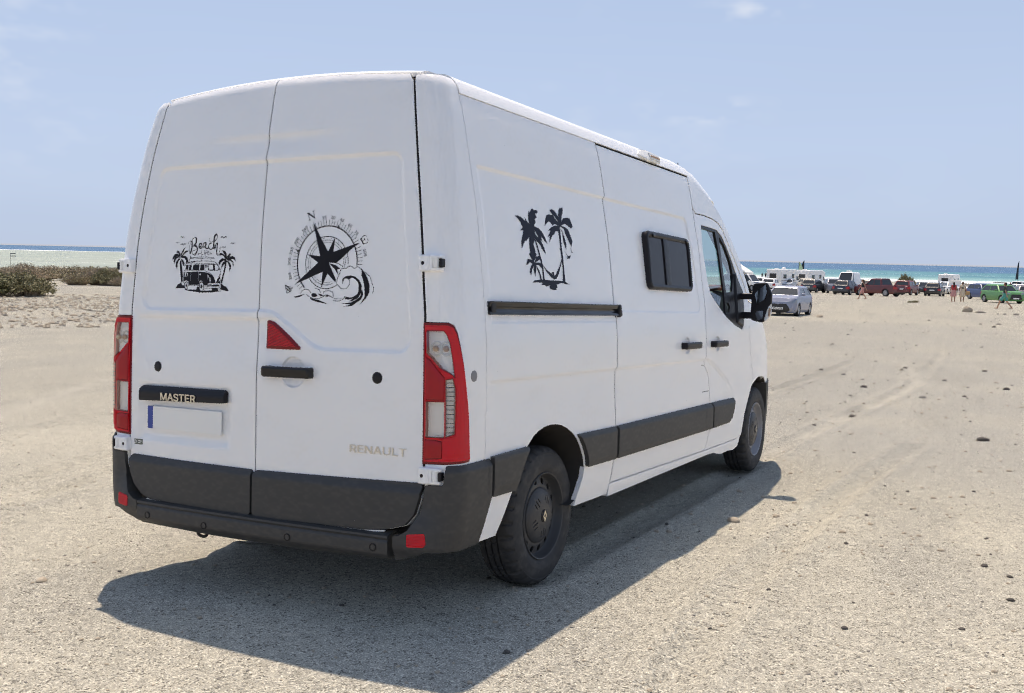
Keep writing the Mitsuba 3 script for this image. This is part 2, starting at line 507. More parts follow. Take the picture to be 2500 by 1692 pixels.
clad_r = soft(Polygon([(-.020, .398), (.60, .405), (.72, .418), (.80, .44), (.845, .49), (.868, .56), (.876, .624), (.5, .616), (-.020, .606)]), .018)
clad_l = soft(Polygon([(-.033, .398), (-.55, .402), (-.70, .405), (-.76, .425), (-.815, .47), (-.845, .53), (-.860, .612), (-.5, .608), (-.033, .606)]), .018)
foot = sbox(-2, .3, 2, .585)
right_door = right_door.difference(foot.difference(clad_r.buffer(.003)))
left_door = left_door.difference(foot.difference(clad_l.buffer(.003)))
DOOR_R = vput('rear_door', panel(right_door, on_rear, .013, off=rear_off, flange=.03, feat=REAR_FEAT), 'white_paint', label='right rear door with the compass sticker')
DOOR_L = vput('rear_door', panel(left_door, on_rear, .013, off=rear_off, flange=.03, feat=REAR_FEAT), 'white_paint', label='left rear door with the small camper bus sticker')


def rear_piece(poly, lift, h=.02, flange=.01, bevel=0.0):
    return panel(poly, on_rear, h, lift=0, flange=flange, bevel=bevel, off=lambda u: rear_off(u) + lift)


def rear_flat(poly, lift, h=.02, flange=.01, bevel=0.0):
    return panel(poly, on_rear, h, lift=lift, flange=flange, bevel=bevel)


# black cladding along the foot of each door: sloping top, plain face
def clad_off(u):
    return .006 + .020 * sstep(.612, .580, u[:, 1])


vput('cladding', panel(clad_r, on_rear, .014, off=clad_off, flange=.03), 'black_plastic', DOOR_R)
vput('cladding', panel(clad_l, on_rear, .014, off=clad_off, flange=.03), 'black_plastic', DOOR_L)
vput('edge_trim', panel(LineString([(-.72, .402), (-.70, .3985), (-.5, .3965), (-.03, .394)]).buffer(.003), on_rear, .01, lift=.022, flange=.01), 'white_plastic', DOOR_L)
vput('edge_trim', panel(LineString([(.24, .397), (.60, .399), (.70, .408)]).buffer(.003), on_rear, .01, lift=.022, flange=.01), 'white_plastic', DOOR_R)

# handle, lock covers, triangular lamp
hx = np.linspace(.03, .306, 15)
hs = on_rear(np.c_[hx, np.full(15, 1.062)])
grip = m3.Manifold.batch_hull([m3.Manifold.sphere(.011, 16).translate(p + [-.030, 0, s * .0135]) for p in (hs[1], hs[-2]) for s in (-1, 1)])
grip += m3.Manifold.batch_hull([m3.Manifold.sphere(.012, 16).translate(p + [dx, 0, s * .013]) for p in (hs[0] + [0, -.012, 0], hs[2]) for dx in (-.026, 0) for s in (-1, 1)])
grip += m3.Manifold.batch_hull([m3.Manifold.sphere(.011, 16).translate(p + [dx, 0, s * .0135]) for p in (hs[-2], hs[-1] + [0, .012, 0]) for dx in (-.030, 0) for s in (-1, 1)])
vput('handle', grip, 'gloss_black', DOOR_R)
vput('lock_cover', rear_piece(circle(.641, 1.056, .0255), .003, .008, .008, .002), 'satin_black', DOOR_R)
vput('lock_cover', rear_piece(circle(-.674, 1.053, .0255), .003, .008, .008, .002), 'satin_black', DOOR_L)
tri = Polygon([(.031, 1.163), (.031, 1.284), (.037, 1.291), (.050, 1.291), (.079, 1.283), (.116, 1.262), (.170, 1.224), (.231, 1.174), (.230, 1.166), (.224, 1.163)])
LAMP = vput('triangular_lamp', rear_piece(tri, .008, .008, .014, .003), 'dark_red_lens', DOOR_R)
ribs = [r_ for r_ in (tri.buffer(-.013).intersection(affinity.rotate(sbox(.0, z, .3, z + .0042), -8, origin=(.03, z))) for z in np.arange(1.172, 1.33, .0068)) if r_.area > 1e-6]
vput('triangular_lens', join(*[panel(r_, on_rear, .008, flange=.006, off=lambda u: rear_off(u) + .0115) for r_ in ribs]), 'red_lens', DOOR_R)
# number plate with a blue band at its left end, in a recess under a black bar
bar = soft(Polygon([(-.783, .884), (-.783, .945), (-.770, .957), (-.215, .960), (-.205, .95), (-.205, .900), (-.5, .892)]), .006)
BAR = vput('plate_bar', panel(bar, on_rear, .012, flange=.03, off=lambda u: .004 + .02 * sstep(.966, .93, u[:, 1])), 'satin_black', DOOR_L)
vput('number_plate', rear_flat(soft(sbox(-.700, .748, -.235, .858), .004), .006, .02, .006), 'plate_white', DOOR_L)
vput('plate_band', rear_flat(soft(sbox(-.738, .748, -.700, .858), .004), .006, .02, .006), 'plate_blue', DOOR_L)


def lettering(text, height, at, surf, lift, depth, width=None, angle=0, bold=True):
    t = meshkit.text_mesh(text, height, depth, bold)
    v = np.array(t.vertices)
    v[:, 0] -= v[:, 0].min()
    if width:
        v[:, 0] *= width / v[:, 0].max()
    v[:, 0] -= v[:, 0].max() / 2
    v[:, 1] -= height / 2
    a = math.radians(angle)
    u = np.c_[at[0] + v[:, 0] * math.cos(a) - v[:, 1] * math.sin(a), at[1] + v[:, 0] * math.sin(a) + v[:, 1] * math.cos(a)]
    P = surf(u)
    return P + normal(P) * (lift + v[:, 2])[:, None], np.array(t.faces)


vput('maker_name', lettering('RENAULT', .034, (.650, .7455), on_rear, .001, .005, .285, bold=False), 'chrome', DOOR_R, smooth=False)
vput('model_name', lettering('MASTER', .034, (-.50, .911), on_rear, .026, .004, .24), 'chrome', DOOR_L, smooth=False)
STK = vput('dealer_sticker', rear_flat(sbox(-.842, .660, -.781, .687), .0012, .02, .001), 'sticker_grey', DOOR_L)
vput('sticker_print', join(*[rear_flat(g, .002, .02, .0) for g in (sbox(-.815, .676, -.790, .680), sbox(-.815, .667, -.797, .671), Polygon([(-.836, .664), (-.830, .664), (-.826, .672), (-.830, .682), (-.836, .682), (-.831, .673)]))]), 'plate_white', DOOR_L)


# ---- sticker art: flat vinyl shapes
def vinyl(data, surf, lift, extra=(), least=1.7):
    g = shapely.union_all(list(extra))
    batch = []
    for k, w, f in data + [('N', 0, None)]:
        if k[0] == 'N' or f is None:
            g = shapely.union_all([g] + batch)
            batch = []
            if f is None:
                break
        c = np.array(f).reshape(-1, 2) / 1000
        if k in 'PN':
            q = Polygon(c).buffer(0).buffer(.0012).buffer(-.0008)
        else:
            if len(c) > 2:      # smooth the stroke
                s = np.r_[0, np.cumsum(np.linalg.norm(np.diff(c, axis=0), axis=1) + 1e-6)]
                t = np.linspace(0, s[-1], 6 * len(c))
                c = np.c_[PchipInterpolator(s, c[:, 0])(t), PchipInterpolator(s, c[:, 1])(t)]
            q = LineString(c).buffer(max(w * 1.12, least) / 2000, 3)
        if k[0] == 'N':
            g = g.difference(q)
        else:
            batch.append(q)
    return panel(g.simplify(.0003), surf, .016, flange=0, off=lift)


art = lambda u: rear_off(u) + .0012
BEACH = [
    ('L', 1.3, [-492,1646,-489,1657,-475,1663,-466,1661]),
    ('L', 7.5, [-470,1661,-467,1641,-470,1619,-477,1603]),
    ('L', 1.9, [-477,1601,-484,1610,-487,1628,-482,1646,-472,1662]),
    ('L', 2.1, [-469,1668,-457,1676,-446,1678]),
    ('L', 6.9, [-446,1677,-439,1670,-439,1656,-448,1645,-456,1638]),
    ('L', 7.5, [-450,1639,-434,1632,-430,1618,-436,1605,-447,1595]),
    ('L', 2.1, [-447,1594,-459,1596,-462,1608,-454,1616,-442,1618]),
    ('L', 5.3, [-396,1632,-409,1625,-418,1630,-419,1640,-411,1649,-403,1645,-407,1636,-419,1629]),
    ('L', 4.7, [-375,1652,-387,1651,-393,1640,-388,1630,-378,1633,-373,1648]),
    ('L', 5.3, [-373,1652,-377,1633,-369,1623,-357,1628]),
    ('L', 4.2, [-339,1648,-348,1647,-356,1637,-353,1624,-340,1619,-327,1628]),
    ('L', 2.1, [-353,1672,-354,1664,-340,1654,-323,1655]),
    ('L', 7.8, [-320,1623,-323,1643,-322,1670,-316,1686,-309,1690]),
    ('L', 3.1, [-309,1690,-301,1684,-304,1671,-323,1655]),
    ('L', 5.2, [-312,1623,-308,1643,-298,1649,-299,1634,-302,1608,-297,1592]),
    ('L', 2.6, [-297,1592,-291,1590,-283,1607,-280,1631]),
    ('L', 2.1, [-402,1616,-404,1600,-399,1593,-390,1595]),
    ('L', 2.1, [-381,1609,-381,1593]),
    ('L', 2.4, [-380,1616,-380,1614]),
    ('L', 2.1, [-363,1615,-370,1613,-373,1600,-374,1591]),
    ('L', 1.6, [-379,1603,-364,1604]),
    ('L', 2.1, [-359,1602,-352,1605,-355,1611,-361,1608,-361,1597,-354,1593,-346,1597]),
    ('L', 1.6, [-422,1599,-405,1600]),
    ('P', 0.0, [-425,1603,-415,1599,-425,1595]),
    ('L', 1.6, [-349,1601,-333,1599]),
    ('P', 0.0, [-341,1603,-331,1599,-340,1595]),
    ('L', 2.4, [-550,1682,-543,1684,-537,1678,-532,1683,-524,1679]),
    ('L', 1.9, [-582,1655,-575,1658,-570,1653,-567,1658,-559,1658]),
    ('L', 3.3, [-546,1645,-538,1649,-528,1642,-519,1649,-509,1647]),
    ('L', 3.9, [-278,1675,-271,1678,-260,1672,-250,1678,-239,1674]),
    ('L', 2.3, [-213,1644,-207,1648,-200,1642,-195,1647,-188,1646]),
    ('L', 2.3, [-269,1627,-262,1630,-256,1625,-251,1629,-244,1629]),
    ('P', 0.0, [-546,1568,-538,1568,-531,1534,-523,1500,-523,1467,-531,1462,-533,1471,-540,1512,-546,1546]),
    ('P', 0.0, [-546,1589,-536,1611,-523,1626,-510,1632,-519,1623,-520,1616,-534,1600,-539,1584]),
    ('P', 0.0, [-539,1582,-524,1604,-509,1615,-490,1617,-496,1610,-505,1608,-518,1599,-530,1591]),
    ('P', 0.0, [-549,1589,-560,1605,-575,1609,-564,1617,-554,1613,-545,1598]),
    ('P', 0.0, [-547,1582,-569,1589,-585,1582,-601,1570,-595,1587,-583,1600,-567,1602,-550,1593]),
    ('P', 0.0, [-546,1579,-569,1582,-579,1569,-587,1551,-590,1566,-583,1582,-569,1587]),
    ('P', 0.0, [-544,1577,-558,1565,-563,1550,-565,1528,-575,1544,-572,1564,-558,1577]),
    ('P', 0.0, [-542,1582,-516,1581,-503,1568,-505,1554,-490,1563,-494,1581,-511,1591,-536,1591]),
    ('P', 0.0, [-542,1579,-525,1570,-516,1559,-515,1539,-525,1550,-533,1565]),
    ('P', 0.0, [-570,1436,-555,1453,-532,1462,-527,1449,-510,1447,-510,1436]),
    ('P', 0.0, [-244,1563,-234,1563,-239,1532,-250,1493,-259,1458,-266,1460,-264,1476,-252,1511,-245,1539]),
    ('P', 0.0, [-239,1572,-249,1594,-259,1604,-265,1614,-247,1610,-237,1596,-232,1572]),
    ('P', 0.0, [-239,1569,-258,1589,-270,1591,-285,1590,-278,1601,-262,1599,-244,1587]),
    ('P', 0.0, [-236,1572,-229,1589,-220,1598,-203,1597,-212,1592,-223,1578]),
    ('P', 0.0, [-233,1569,-216,1583,-198,1586,-182,1578,-176,1558,-188,1571,-203,1573,-224,1565]),
    ('P', 0.0, [-236,1572,-263,1577,-278,1568,-287,1557,-278,1544,-271,1558,-257,1565,-237,1562]),
    ('P', 0.0, [-233,1567,-209,1564,-196,1554,-192,1534,-190,1547,-194,1560,-206,1569]),
    ('P', 0.0, [-236,1565,-259,1557,-266,1543,-265,1528,-258,1541,-242,1553]),
    ('P', 0.0, [-236,1565,-220,1547,-214,1532,-218,1514,-206,1528,-207,1545,-220,1561]),
    ('P', 0.0, [-266,1458,-247,1447,-232,1443,-215,1424,-228,1423,-277,1432,-262,1438]),
    ('P', 0.0, [-517,1513,-417,1514,-370,1511,-354,1508,-329,1499,-310,1482,-302,1462,-351,1461,-357,1449,-377,1451,-383,1465,-396,1474,-408,1467,-412,1453,-477,1454,-484,1469,-500,1473,-515,1468,-518,1458]),
    ('N', 0.0, [-509,1512,-501,1512,-501,1491,-509,1491]),
    ('NL', 2.1, [-467,1513,-467,1471]),
    ('NL', 2.1, [-417,1514,-417,1471]),
    ('NL', 1.8, [-357,1502,-355,1478]),
    ('NL', 6.9, [-407,1501,-403,1501]),
    ('NL', 4.3, [-496,1509,-489,1503,-493,1494]),
    ('NL', 10.4, [-338,1480,-336,1469]),
    ('L', 2.3, [-343,1478,-335,1480,-330,1471,-339,1468,-343,1474]),
    ('NL', 4.2, [-352,1495,-345,1487]),
    ('P', 0.0, [-501,1546,-485,1547,-489,1524,-506,1524]),
    ('P', 0.0, [-479,1547,-464,1548,-466,1523,-482,1523]),
    ('P', 0.0, [-452,1548,-411,1549,-414,1522,-457,1523]),
    ('P', 0.0, [-403,1548,-378,1549,-379,1521,-407,1522]),
    ('P', 0.0, [-373,1548,-364,1549,-362,1534,-371,1532]),
    ('L', 4.7, [-355,1550,-315,1549,-310,1521,-347,1522,-355,1550]),
    ('L', 3.4, [-315,1549,-292,1547,-281,1522,-310,1521]),
    ('L', 6.8, [-319,1548,-315,1522]),
    ('L', 2.4, [-509,1545,-492,1558,-451,1564,-388,1565,-332,1563,-301,1555,-282,1533,-271,1511,-274,1497]),
    ('L', 2.1, [-489,1556,-476,1559,-445,1560]),
    ('L', 1.6, [-492,1552,-356,1553]),
    ('L', 2.1, [-488,1561,-473,1580,-402,1584,-340,1582,-316,1577,-339,1576,-474,1577]),
    ('L', 2.1, [-398,1577,-402,1564]),
    ('L', 2.1, [-339,1576,-334,1563]),
    ('P', 0.0, [-479,1593,-467,1581,-474,1578]),
    ('L', 1.8, [-514,1519,-417,1519,-370,1517,-345,1509,-319,1493,-299,1460,-285,1487,-271,1508]),
    ('P', 0.0, [-295,1463,-282,1484,-273,1496,-269,1465,-272,1460]),
    ('NL', 3.6, [-278,1478,-274,1474,-279,1470]),
    ('L', 2.1, [-351,1460,-272,1459,-269,1450,-354,1449,-351,1460]),
    ('L', 2.1, [-348,1453,-325,1453]),
    ('L', 2.6, [-313,1452,-281,1452]),
    ('L', 2.1, [-372,1445,-262,1445,-265,1438,-371,1436]),
    ('P', 0.0, [-324,1436,-286,1435,-282,1423,-322,1426]),
    ('L', 3.5, [-497,1466,-485,1458,-484,1444,-490,1431,-500,1431,-507,1442,-508,1458,-497,1466]),
    ('P', 0.0, [-496,1457,-491,1449,-494,1439,-500,1444,-500,1453]),
    ('L', 4.0, [-394,1466,-380,1456,-378,1438,-387,1421,-398,1422,-407,1436,-407,1456,-394,1466]),
    ('P', 0.0, [-394,1454,-386,1445,-391,1433,-399,1438,-399,1449]),
    ('L', 3.5, [-480,1451,-413,1450]),
    ('P', 0.0, [-511,1428,-425,1429,-421,1444,-410,1442,-404,1423,-319,1425,-261,1423,-319,1417,-393,1415,-475,1423]),
    ('L', 2.2, [-529,1458,-527,1449,-512,1448]),
]
COMPASS = [
    ('P', 0.0, [269,1733,359,1599,394,1663,387,1598,517,1636,406,1550,364,1552,407,1476,403,1466,360,1504,329,1442,334,1512,181,1455,308,1552,246,1589,318,1579]),
    ('P', 0.0, [366,1549,402,1540,428,1525,411,1522,419,1497,400,1522]),
    ('L', 2.3, [387,1552,413,1548,442,1533]),
    ('P', 0.0, [408,1717,417,1699,400,1703]),
    ('P', 0.0, [182,1610,202,1610,192,1597]),
    ('L', 1.9, [428,1504,427,1510,434,1523,448,1526,459,1526,474,1536,492,1533,503,1525,517,1533,535,1524,546,1511,544,1498]),
    ('L', 2.0, [427,1507,419,1489,413,1477,412,1460,425,1448,436,1438,454,1436,471,1444,480,1460,475,1479]),
    ('P', 0.0, [444,1458,441,1478,452,1488,480,1495,508,1490,530,1475,544,1451,544,1422,526,1398,495,1383,483,1383,498,1393,522,1410,531,1434,527,1460,513,1478,491,1487,477,1477,461,1483,450,1480]),
    ('P', 0.0, [542,1523,557,1507,572,1484,584,1454,584,1423,568,1396,536,1368,561,1402,560,1428,557,1454,549,1481,541,1495]),
    ('P', 0.0, [440,1371,495,1378,537,1402,548,1434,553,1411,541,1390,496,1363,448,1359,492,1368,474,1371]),
    ('L', 1.6, [557,1511,566,1504,589,1484,593,1466,601,1455,605,1437,602,1417]),
    ('L', 1.9, [513,1478,529,1454,529,1425,502,1398,473,1391]),
    ('P', 0.0, [175,1399,204,1405,238,1412,215,1401,193,1396]),
    ('P', 0.0, [248,1412,265,1396,291,1390,314,1387,366,1370,314,1377,278,1387]),
    ('P', 0.0, [276,1408,283,1417,300,1415,311,1404,295,1399,278,1402]),
    ('P', 0.0, [311,1415,328,1412,344,1406,328,1404]),
    ('P', 0.0, [353,1400,361,1410,381,1405,368,1403]),
    ('L', 2.3, [249,1411,268,1399,299,1392,328,1396,361,1410,387,1400,409,1393,448,1392]),
    ('P', 0.0, [458,1392,462,1402,491,1398,526,1414,489,1392]),
    ('L', 1.3, [395,1385,424,1383,445,1389,460,1405]),
    ('L', 1.3, [215,1413,226,1429,248,1434,263,1429,272,1417]),
    ('L', 1.3, [295,1437,316,1433,327,1417]),
    ('L', 1.3, [341,1415,347,1425,371,1428,391,1421,396,1403]),
    ('L', 1.7, [237,1774,249,1742]),
    ('L', 5.8, [238,1772,276,1752]),
    ('L', 1.7, [276,1750,266,1781]),
    ('L', 1.7, [244,1740,255,1743]),
    ('L', 1.7, [261,1779,272,1784]),
    ('L', 1.4, [232,1772,243,1775]),
    ('L', 5.1, [530,1653,545,1632]),
    ('L', 1.9, [527,1649,535,1655]),
    ('L', 1.9, [530,1653,555,1669,559,1663]),
    ('L', 1.9, [545,1632,569,1645,565,1653]),
    ('L', 1.9, [538,1643,551,1651]),
    ('L', 1.9, [547,1656,555,1647]),
    ('L', 1.9, [542,1631,549,1634]),
    ('L', 1.7, [129,1448,168,1442]),
    ('L', 4.5, [130,1450,160,1432]),
    ('L', 1.7, [139,1427,170,1439]),
    ('L', 4.5, [131,1438,157,1423]),
    ('L', 1.7, [140,1416,164,1428]),
    ('L', 1.7, [126,1453,136,1416]),
]
PALMS = [
    ('P', 0.0, [-344,1794,-317,1797,-283,1792,-250,1778,-242,1775,-250,1795,-232,1779,-208,1763,-213,1781,-209,1810,-196,1830,-191,1820,-170,1839,-154,1846,-145,1838,-116,1841,-101,1834,-122,1823,-137,1823,-130,1814,-121,1806,-147,1795,-139,1781,-162,1764,-157,1757,-120,1754,-80,1734,-59,1712,-36,1680,-63,1692,-101,1717,-94,1690,-115,1700,-80,1664,-67,1630,-102,1652,-118,1671,-152,1689,-176,1701,-173,1693,-189,1672,-174,1636,-181,1633,-166,1625,-180,1607,-204,1587,-216,1591,-234,1610,-247,1623,-228,1627,-233,1649,-226,1704,-261,1681,-272,1684,-295,1660,-312,1645,-311,1675,-284,1716,-275,1732,-310,1728,-285,1741,-281,1747,-294,1757,-290,1763,-315,1781]),
    ('N', 0.0, [-162,1737,-129,1710,-139,1708,-161,1725]),
    ('P', 0.0, [-174,1696,-158,1691,-140,1652,-117,1596,-110,1567,-105,1504,-122,1504,-123,1558,-138,1609,-157,1660]),
    ('P', 0.0, [-264,1596,-236,1597,-207,1589,-190,1581,-210,1574,-233,1580,-248,1583,-265,1571,-285,1569,-270,1586]),
    ('P', 0.0, [-196,1583,-172,1613,-139,1618,-124,1607,-117,1595,-143,1600,-170,1590]),
    ('P', 0.0, [-202,1583,-146,1585,-114,1579,-116,1569,-130,1560,-154,1573,-198,1573]),
    ('P', 0.0, [-215,1577,-240,1562,-255,1536,-243,1520,-229,1548,-197,1575]),
    ('P', 0.0, [-204,1575,-213,1549,-201,1517,-190,1541,-184,1573]),
    ('P', 0.0, [-187,1568,-174,1565,-158,1550,-144,1526,-135,1503,-150,1501,-159,1531,-177,1553]),
    ('P', 0.0, [32,1855,59,1862,84,1857,106,1842,124,1827,135,1801,153,1790,130,1779,104,1786,115,1802,75,1829,57,1834,43,1844]),
    ('P', 0.0, [-14,1824,16,1832,63,1831,113,1805,110,1784,64,1789,41,1778,24,1792,0,1796,-46,1771,-32,1799]),
    ('P', 0.0, [125,1839,138,1865,157,1881,162,1873,186,1883,183,1860,164,1840,158,1827,136,1789,114,1796]),
    ('P', 0.0, [127,1794,177,1826,214,1832,251,1832,268,1809,278,1791,254,1779,217,1792,183,1799,145,1787]),
    ('P', 0.0, [124,1785,61,1779,15,1765,-14,1748,17,1753,-27,1717,-3,1725,-14,1691,24,1727,51,1735,65,1751,117,1757]),
    ('P', 0.0, [123,1782,169,1770,177,1747,211,1710,234,1683,253,1715,228,1753,218,1771,185,1781,152,1784]),
    ('P', 0.0, [121,1773,143,1750,146,1699,157,1685,167,1664,177,1692,165,1725,145,1759]),
    ('N', 0.0, [71,1825,106,1806,102,1804,73,1820]),
    ('P', 0.0, [99,1762,122,1764,119,1682,123,1623,122,1548,123,1502,93,1501,106,1562,103,1637,101,1696]),
    ('P', 0.0, [-116,1579,-75,1554,-33,1538,5,1526,27,1537,44,1556,67,1572,76,1580,107,1620,113,1615,83,1576,55,1539,24,1514,-5,1510,-31,1519,-83,1548]),
    ('P', 0.0, [-35,1533,-11,1547,0,1546,6,1526,-8,1527,-13,1539,-24,1531]),
    ('P', 0.0, [150,1655,182,1633,217,1640,198,1621,166,1621,178,1630]),
    ('L', 3.3, [225,1677,227,1661,243,1654]),
    ('L', 4.2, [92,1667,107,1656]),
    ('P', 0.0, [-233,1487,-212,1498,-174,1501,-97,1505,-46,1503,41,1505,115,1503,141,1496,169,1489,127,1490,73,1496,44,1488,19,1487,28,1473,6,1464,26,1461,-15,1457,-53,1462,-62,1474,-37,1481,-77,1476,-91,1471,-108,1480,-148,1478,-126,1489,-176,1490]),
]
# N knocks pieces out of what is listed, P and L are filled shapes and strokes (mm on the door: to the right of its middle line, up)
vput('beach_life_sticker', vinyl(BEACH, on_rear, art), 'decal_black', DOOR_L, label='black sticker of an old camper bus between two palms under the words Beach Life')
CC, CR = np.array([.3535, 1.552]), .162


def arc(r, a0, a1, w):
    a = np.radians(np.linspace(a0, a1, 90))
    return LineString(np.c_[CC[0] + r * np.cos(a), CC[1] + r * np.sin(a)]).buffer(w / 2)


a0, a1 = -4, 223
rose = [arc(CR, a0, a1, .0056), arc(CR * .713, -3, 299, .0034), arc(CR * .615, -12, 292, .0022), arc(CR * .55, -14, 290, .0018)]
for k in range(16):
    a = math.radians(11 + 22.5 * k)
    if not 280 < math.degrees(a) < 352:
        rose.append(Point(CC[0] + .665 * CR * math.cos(a), CC[1] + .665 * CR * math.sin(a)).buffer(.0022))
for k in range(47):
    a = math.radians(a0 + 1 + k * 4.82)
    rose.append(LineString([CC + CR * s * np.array([math.cos(a), math.sin(a)]) for s in (1.03, 1.17)]).buffer(.0012))
vput('compass_sticker', vinyl(COMPASS, on_rear, art, rose, 2.6), 'decal_black', DOOR_R, label='black sticker of a compass rose with a breaking wave')
marks = []
for word, (x, y), ang in [('15', (-.0245, .199), 7), ('30', (.0235, .198), -7), ('45', (.072, .186), -20), ('60', (.117, .161), -33), ('75', (.152, .128), -48), ('105', (.201, .042), -76), ('345', (-.129, .150), 42), ('330', (-.172, .097), 58), ('315', (-.199, .054), 74), ('300', (-.2085, .006), 90), ('285', (-.201, -.060), 106)]:
    v, f = lettering(word, .0135, (CC[0] + x, CC[1] + y), on_rear, 0, .0006, angle=ang, bold=True)
    u = np.c_[-v[:, 1], v[:, 2]]
    marks.append((v + normal(v) * (rear_off(u) + .0008)[:, None], f))
vput('compass_figures', join(*marks), 'decal_grey', DOOR_R, smooth=False)


# ---- hinges: two on each outer edge
def hinge(z, y, sign, parent):
    x = float(on_rear(np.array([[y, z]]))[0, 0]) - .008
    leaf = rbox((.036, .050, .070), (x - .010, -y - .004, z), .008)
    arm = rbox((.050, .060, .070), (x + .006, -y - .050, z), .008)
    slot = m3.Manifold.cube((.05, .052, .042), True).translate((x - .022, -y - .068, z))
    hole = m3.Manifold.cylinder(.03, .0085, .0085, 20, True).rotate((0, 90, 0)).translate((x - .036, -y, z))
    vput('hinge', (leaf + arm) - slot - hole, 'white_paint', parent, mirror=sign > 0)
    vput('hinge_pin', m3.Manifold.cylinder(.040, .0145, .0145, 20, True).translate((x - .008, -y - .057, z)), 'white_plastic', parent, mirror=sign > 0)
    vput('hinge_stop', rbox((.030, .014, .036), (x - .004, -y - .081, z), .004), 'satin_black', parent, mirror=sign > 0)
    vput('hinge_bolt', m3.Manifold.cylinder(.004, .0088, .0088, 20, True).rotate((0, 90, 0)).translate((x - .024, -y, z)), 'satin_black', parent, mirror=sign > 0)


for zz_, yy_ in ((1.545, .872), (.660, .888)):
    hinge(zz_, yy_, -1, DOOR_R)
    hinge(zz_, yy_, 1, DOOR_L)

# ---- corner pillars, roof, sides -------------------------------------------------------------------------------
LIGHT = Polygon([(.005, 1.297), (.274, 1.297), (.329, 1.287), (.366, 1.257), (.398, 1.204), (.439, 1.121), (.470, 1.032), (.502, .923), (.539, .716), (-.02, .706), (-.02, 1.297)])


def wrap_scaled(f):      # corner coordinates are shrunk so that meshes come out even
    return lambda u: f(np.c_[u[:, 0] / .36, u[:, 1]])


on_cs = wrap_scaled(on_corner)
cs = lambda g: affinity.scale(g, .36, 1, origin=(0, 0))
corner = cs(Polygon([(.012, .42), (.992, .42)] + [(.992, z) for z in np.linspace(.5, 2.36, 8)] + [(.012, z) for z in np.linspace(2.36, .5, 8)])).difference(cs(LIGHT).buffer(.003))
cmesh = panel(corner, on_cs, .016, flange=.02)
vput('corner_pillar', cmesh, 'white_paint')
vput('corner_pillar', cmesh, 'white_paint', mirror=True)
SEAM = math.atan2(.8690, 1.094)
aa = np.linspace(-SEAM, SEAM, 60)
roof = Polygon([(-.706, a) for a in aa] + [(x, SEAM) for x in (0, 1, 2.0, 2.27)] + [(2.34, .6), (2.42, .5), (2.45, 0), (2.42, -.5), (2.34, -.6)] + [(x, -SEAM) for x in (2.27, 2.0, 1, 0)])
ROOF = vput('roof', panel(roof, on_roof, .03, lift=.0035, flange=.02), 'white_paint')
vput('roof_header', panel(Polygon([(-.813 - .032 * (1 - (1.2 * math.tan(a) / .88) ** 2), a) for a in np.linspace(-.568, .568, 50)] + [(-.7085, .575), (-.7085, -.575)]), on_roof, .014, flange=.02), 'white_paint')
vput('roof_front', panel(Polygon([(2.272, SEAM), (2.342, .6), (2.422, .5), (2.452, 0), (2.422, -.5), (2.342, -.6), (2.272, -SEAM), (2.30, -.76), (2.60, -.76), (3.0, -.72), (3.2, -.62), (3.2, .62), (3.0, .72), (2.60, .76), (2.30, .76)]).buffer(0), on_roof, .03, flange=.02), 'white_paint')

FIELD_A = sbox(-.655, 1.30, 1.2, 1.984)
FIELD_B = soft(Polygon([(.2, 1.36), (2.185, 1.36), (2.165, 1.50), (2.075, 1.984), (.2, 1.984)]), .05)


SIDE_FEAT = [g.buffer(d).exterior for g in (FIELD_A, FIELD_B) for d in (-.008, -.004, 0, .004, .008)] + [LineString([(-.73, z), (2.9, z)]) for z in (1.030, 1.036, 1.042, 1.048)] + [affinity.scale(Point(cx, 1.144).buffer(1, 24), .064 * r, .054 * r).exterior for cx in (1.89, 2.527) for r in (.84, .90, .95, 1.0)]


def crease_off(u):
    x, z = u[:, 0], u[:, 1]
    up = np.where(x < .726, sstep(-.0075, .0075, sdist(FIELD_A, u)) * sstep(-.70, -.62, x + 0), sstep(-.0075, .0075, sdist(FIELD_B, u)))
    d = -.011 * up * (.45 + .55 * sstep(1.5, 1.9, z))
    z2 = z + .42 * np.maximum(x - 2.32, 0) ** 1.15
    d -= .011 * sstep(1.050, 1.029, z2) * sstep(.70, .98, z2) * sstep(-.73, -.60, x) * sstep(2.95, 2.6, x)
    for cx in (1.89, 2.527):
        e = np.hypot((x - cx) / .064, (z - 1.144) / .054)
        d -= .016 * sstep(1.0, .86, e) * (1 - .45 * e * e).clip(.4, 1)
    return d


ARCH = Polygon([(-.64, .10), (-.557, .354), (-.50, .45), (-.448, .528), (-.40, .62), (-.36, .675), (-.321, .72), (-.252, .765), (-.20, .784), (-.144, .797), (-.08, .802), (-.017, .800), (.05, .789), (.117, .767), (.18, .737), (.231, .702), (.28, .65), (.315, .60), (.334, .545), (.325, .49), (.299, .452), (.266, .38), (.20, .10)])
gap = [(.733, 2.291), (.735, 2.06), (.734, 2.00), (.722, 1.985), (.714, 1.40), (.726, 1.32), (.726, 1.06), (.718, 1.035), (.724, .715), (.722, .55), (.69, .41), (.676, .352)]
side = Polygon([(SEAM_X + .002, .345), (SEAM_X + .002, 1.3), (SEAM_X + .002, 2.291)] + gap).difference(ARCH)
SIDE = vput('side_panel', panel(side, on_side, .016, off=crease_off, flange=.025, feat=SIDE_FEAT), 'white_paint', label='rear quarter panel with the twin palm sticker')
vput('twin_palm_sticker', vinyl(PALMS, on_side, lambda u: crease_off(u) + .0014), 'decal_navy', SIDE, label='dark blue sticker of two palms with a hammock')
vput('side_cap', panel(circle(-.818, 1.074, .026, .024), on_side, .008, lift=.003, flange=.006, bevel=.002), 'grey_plastic')
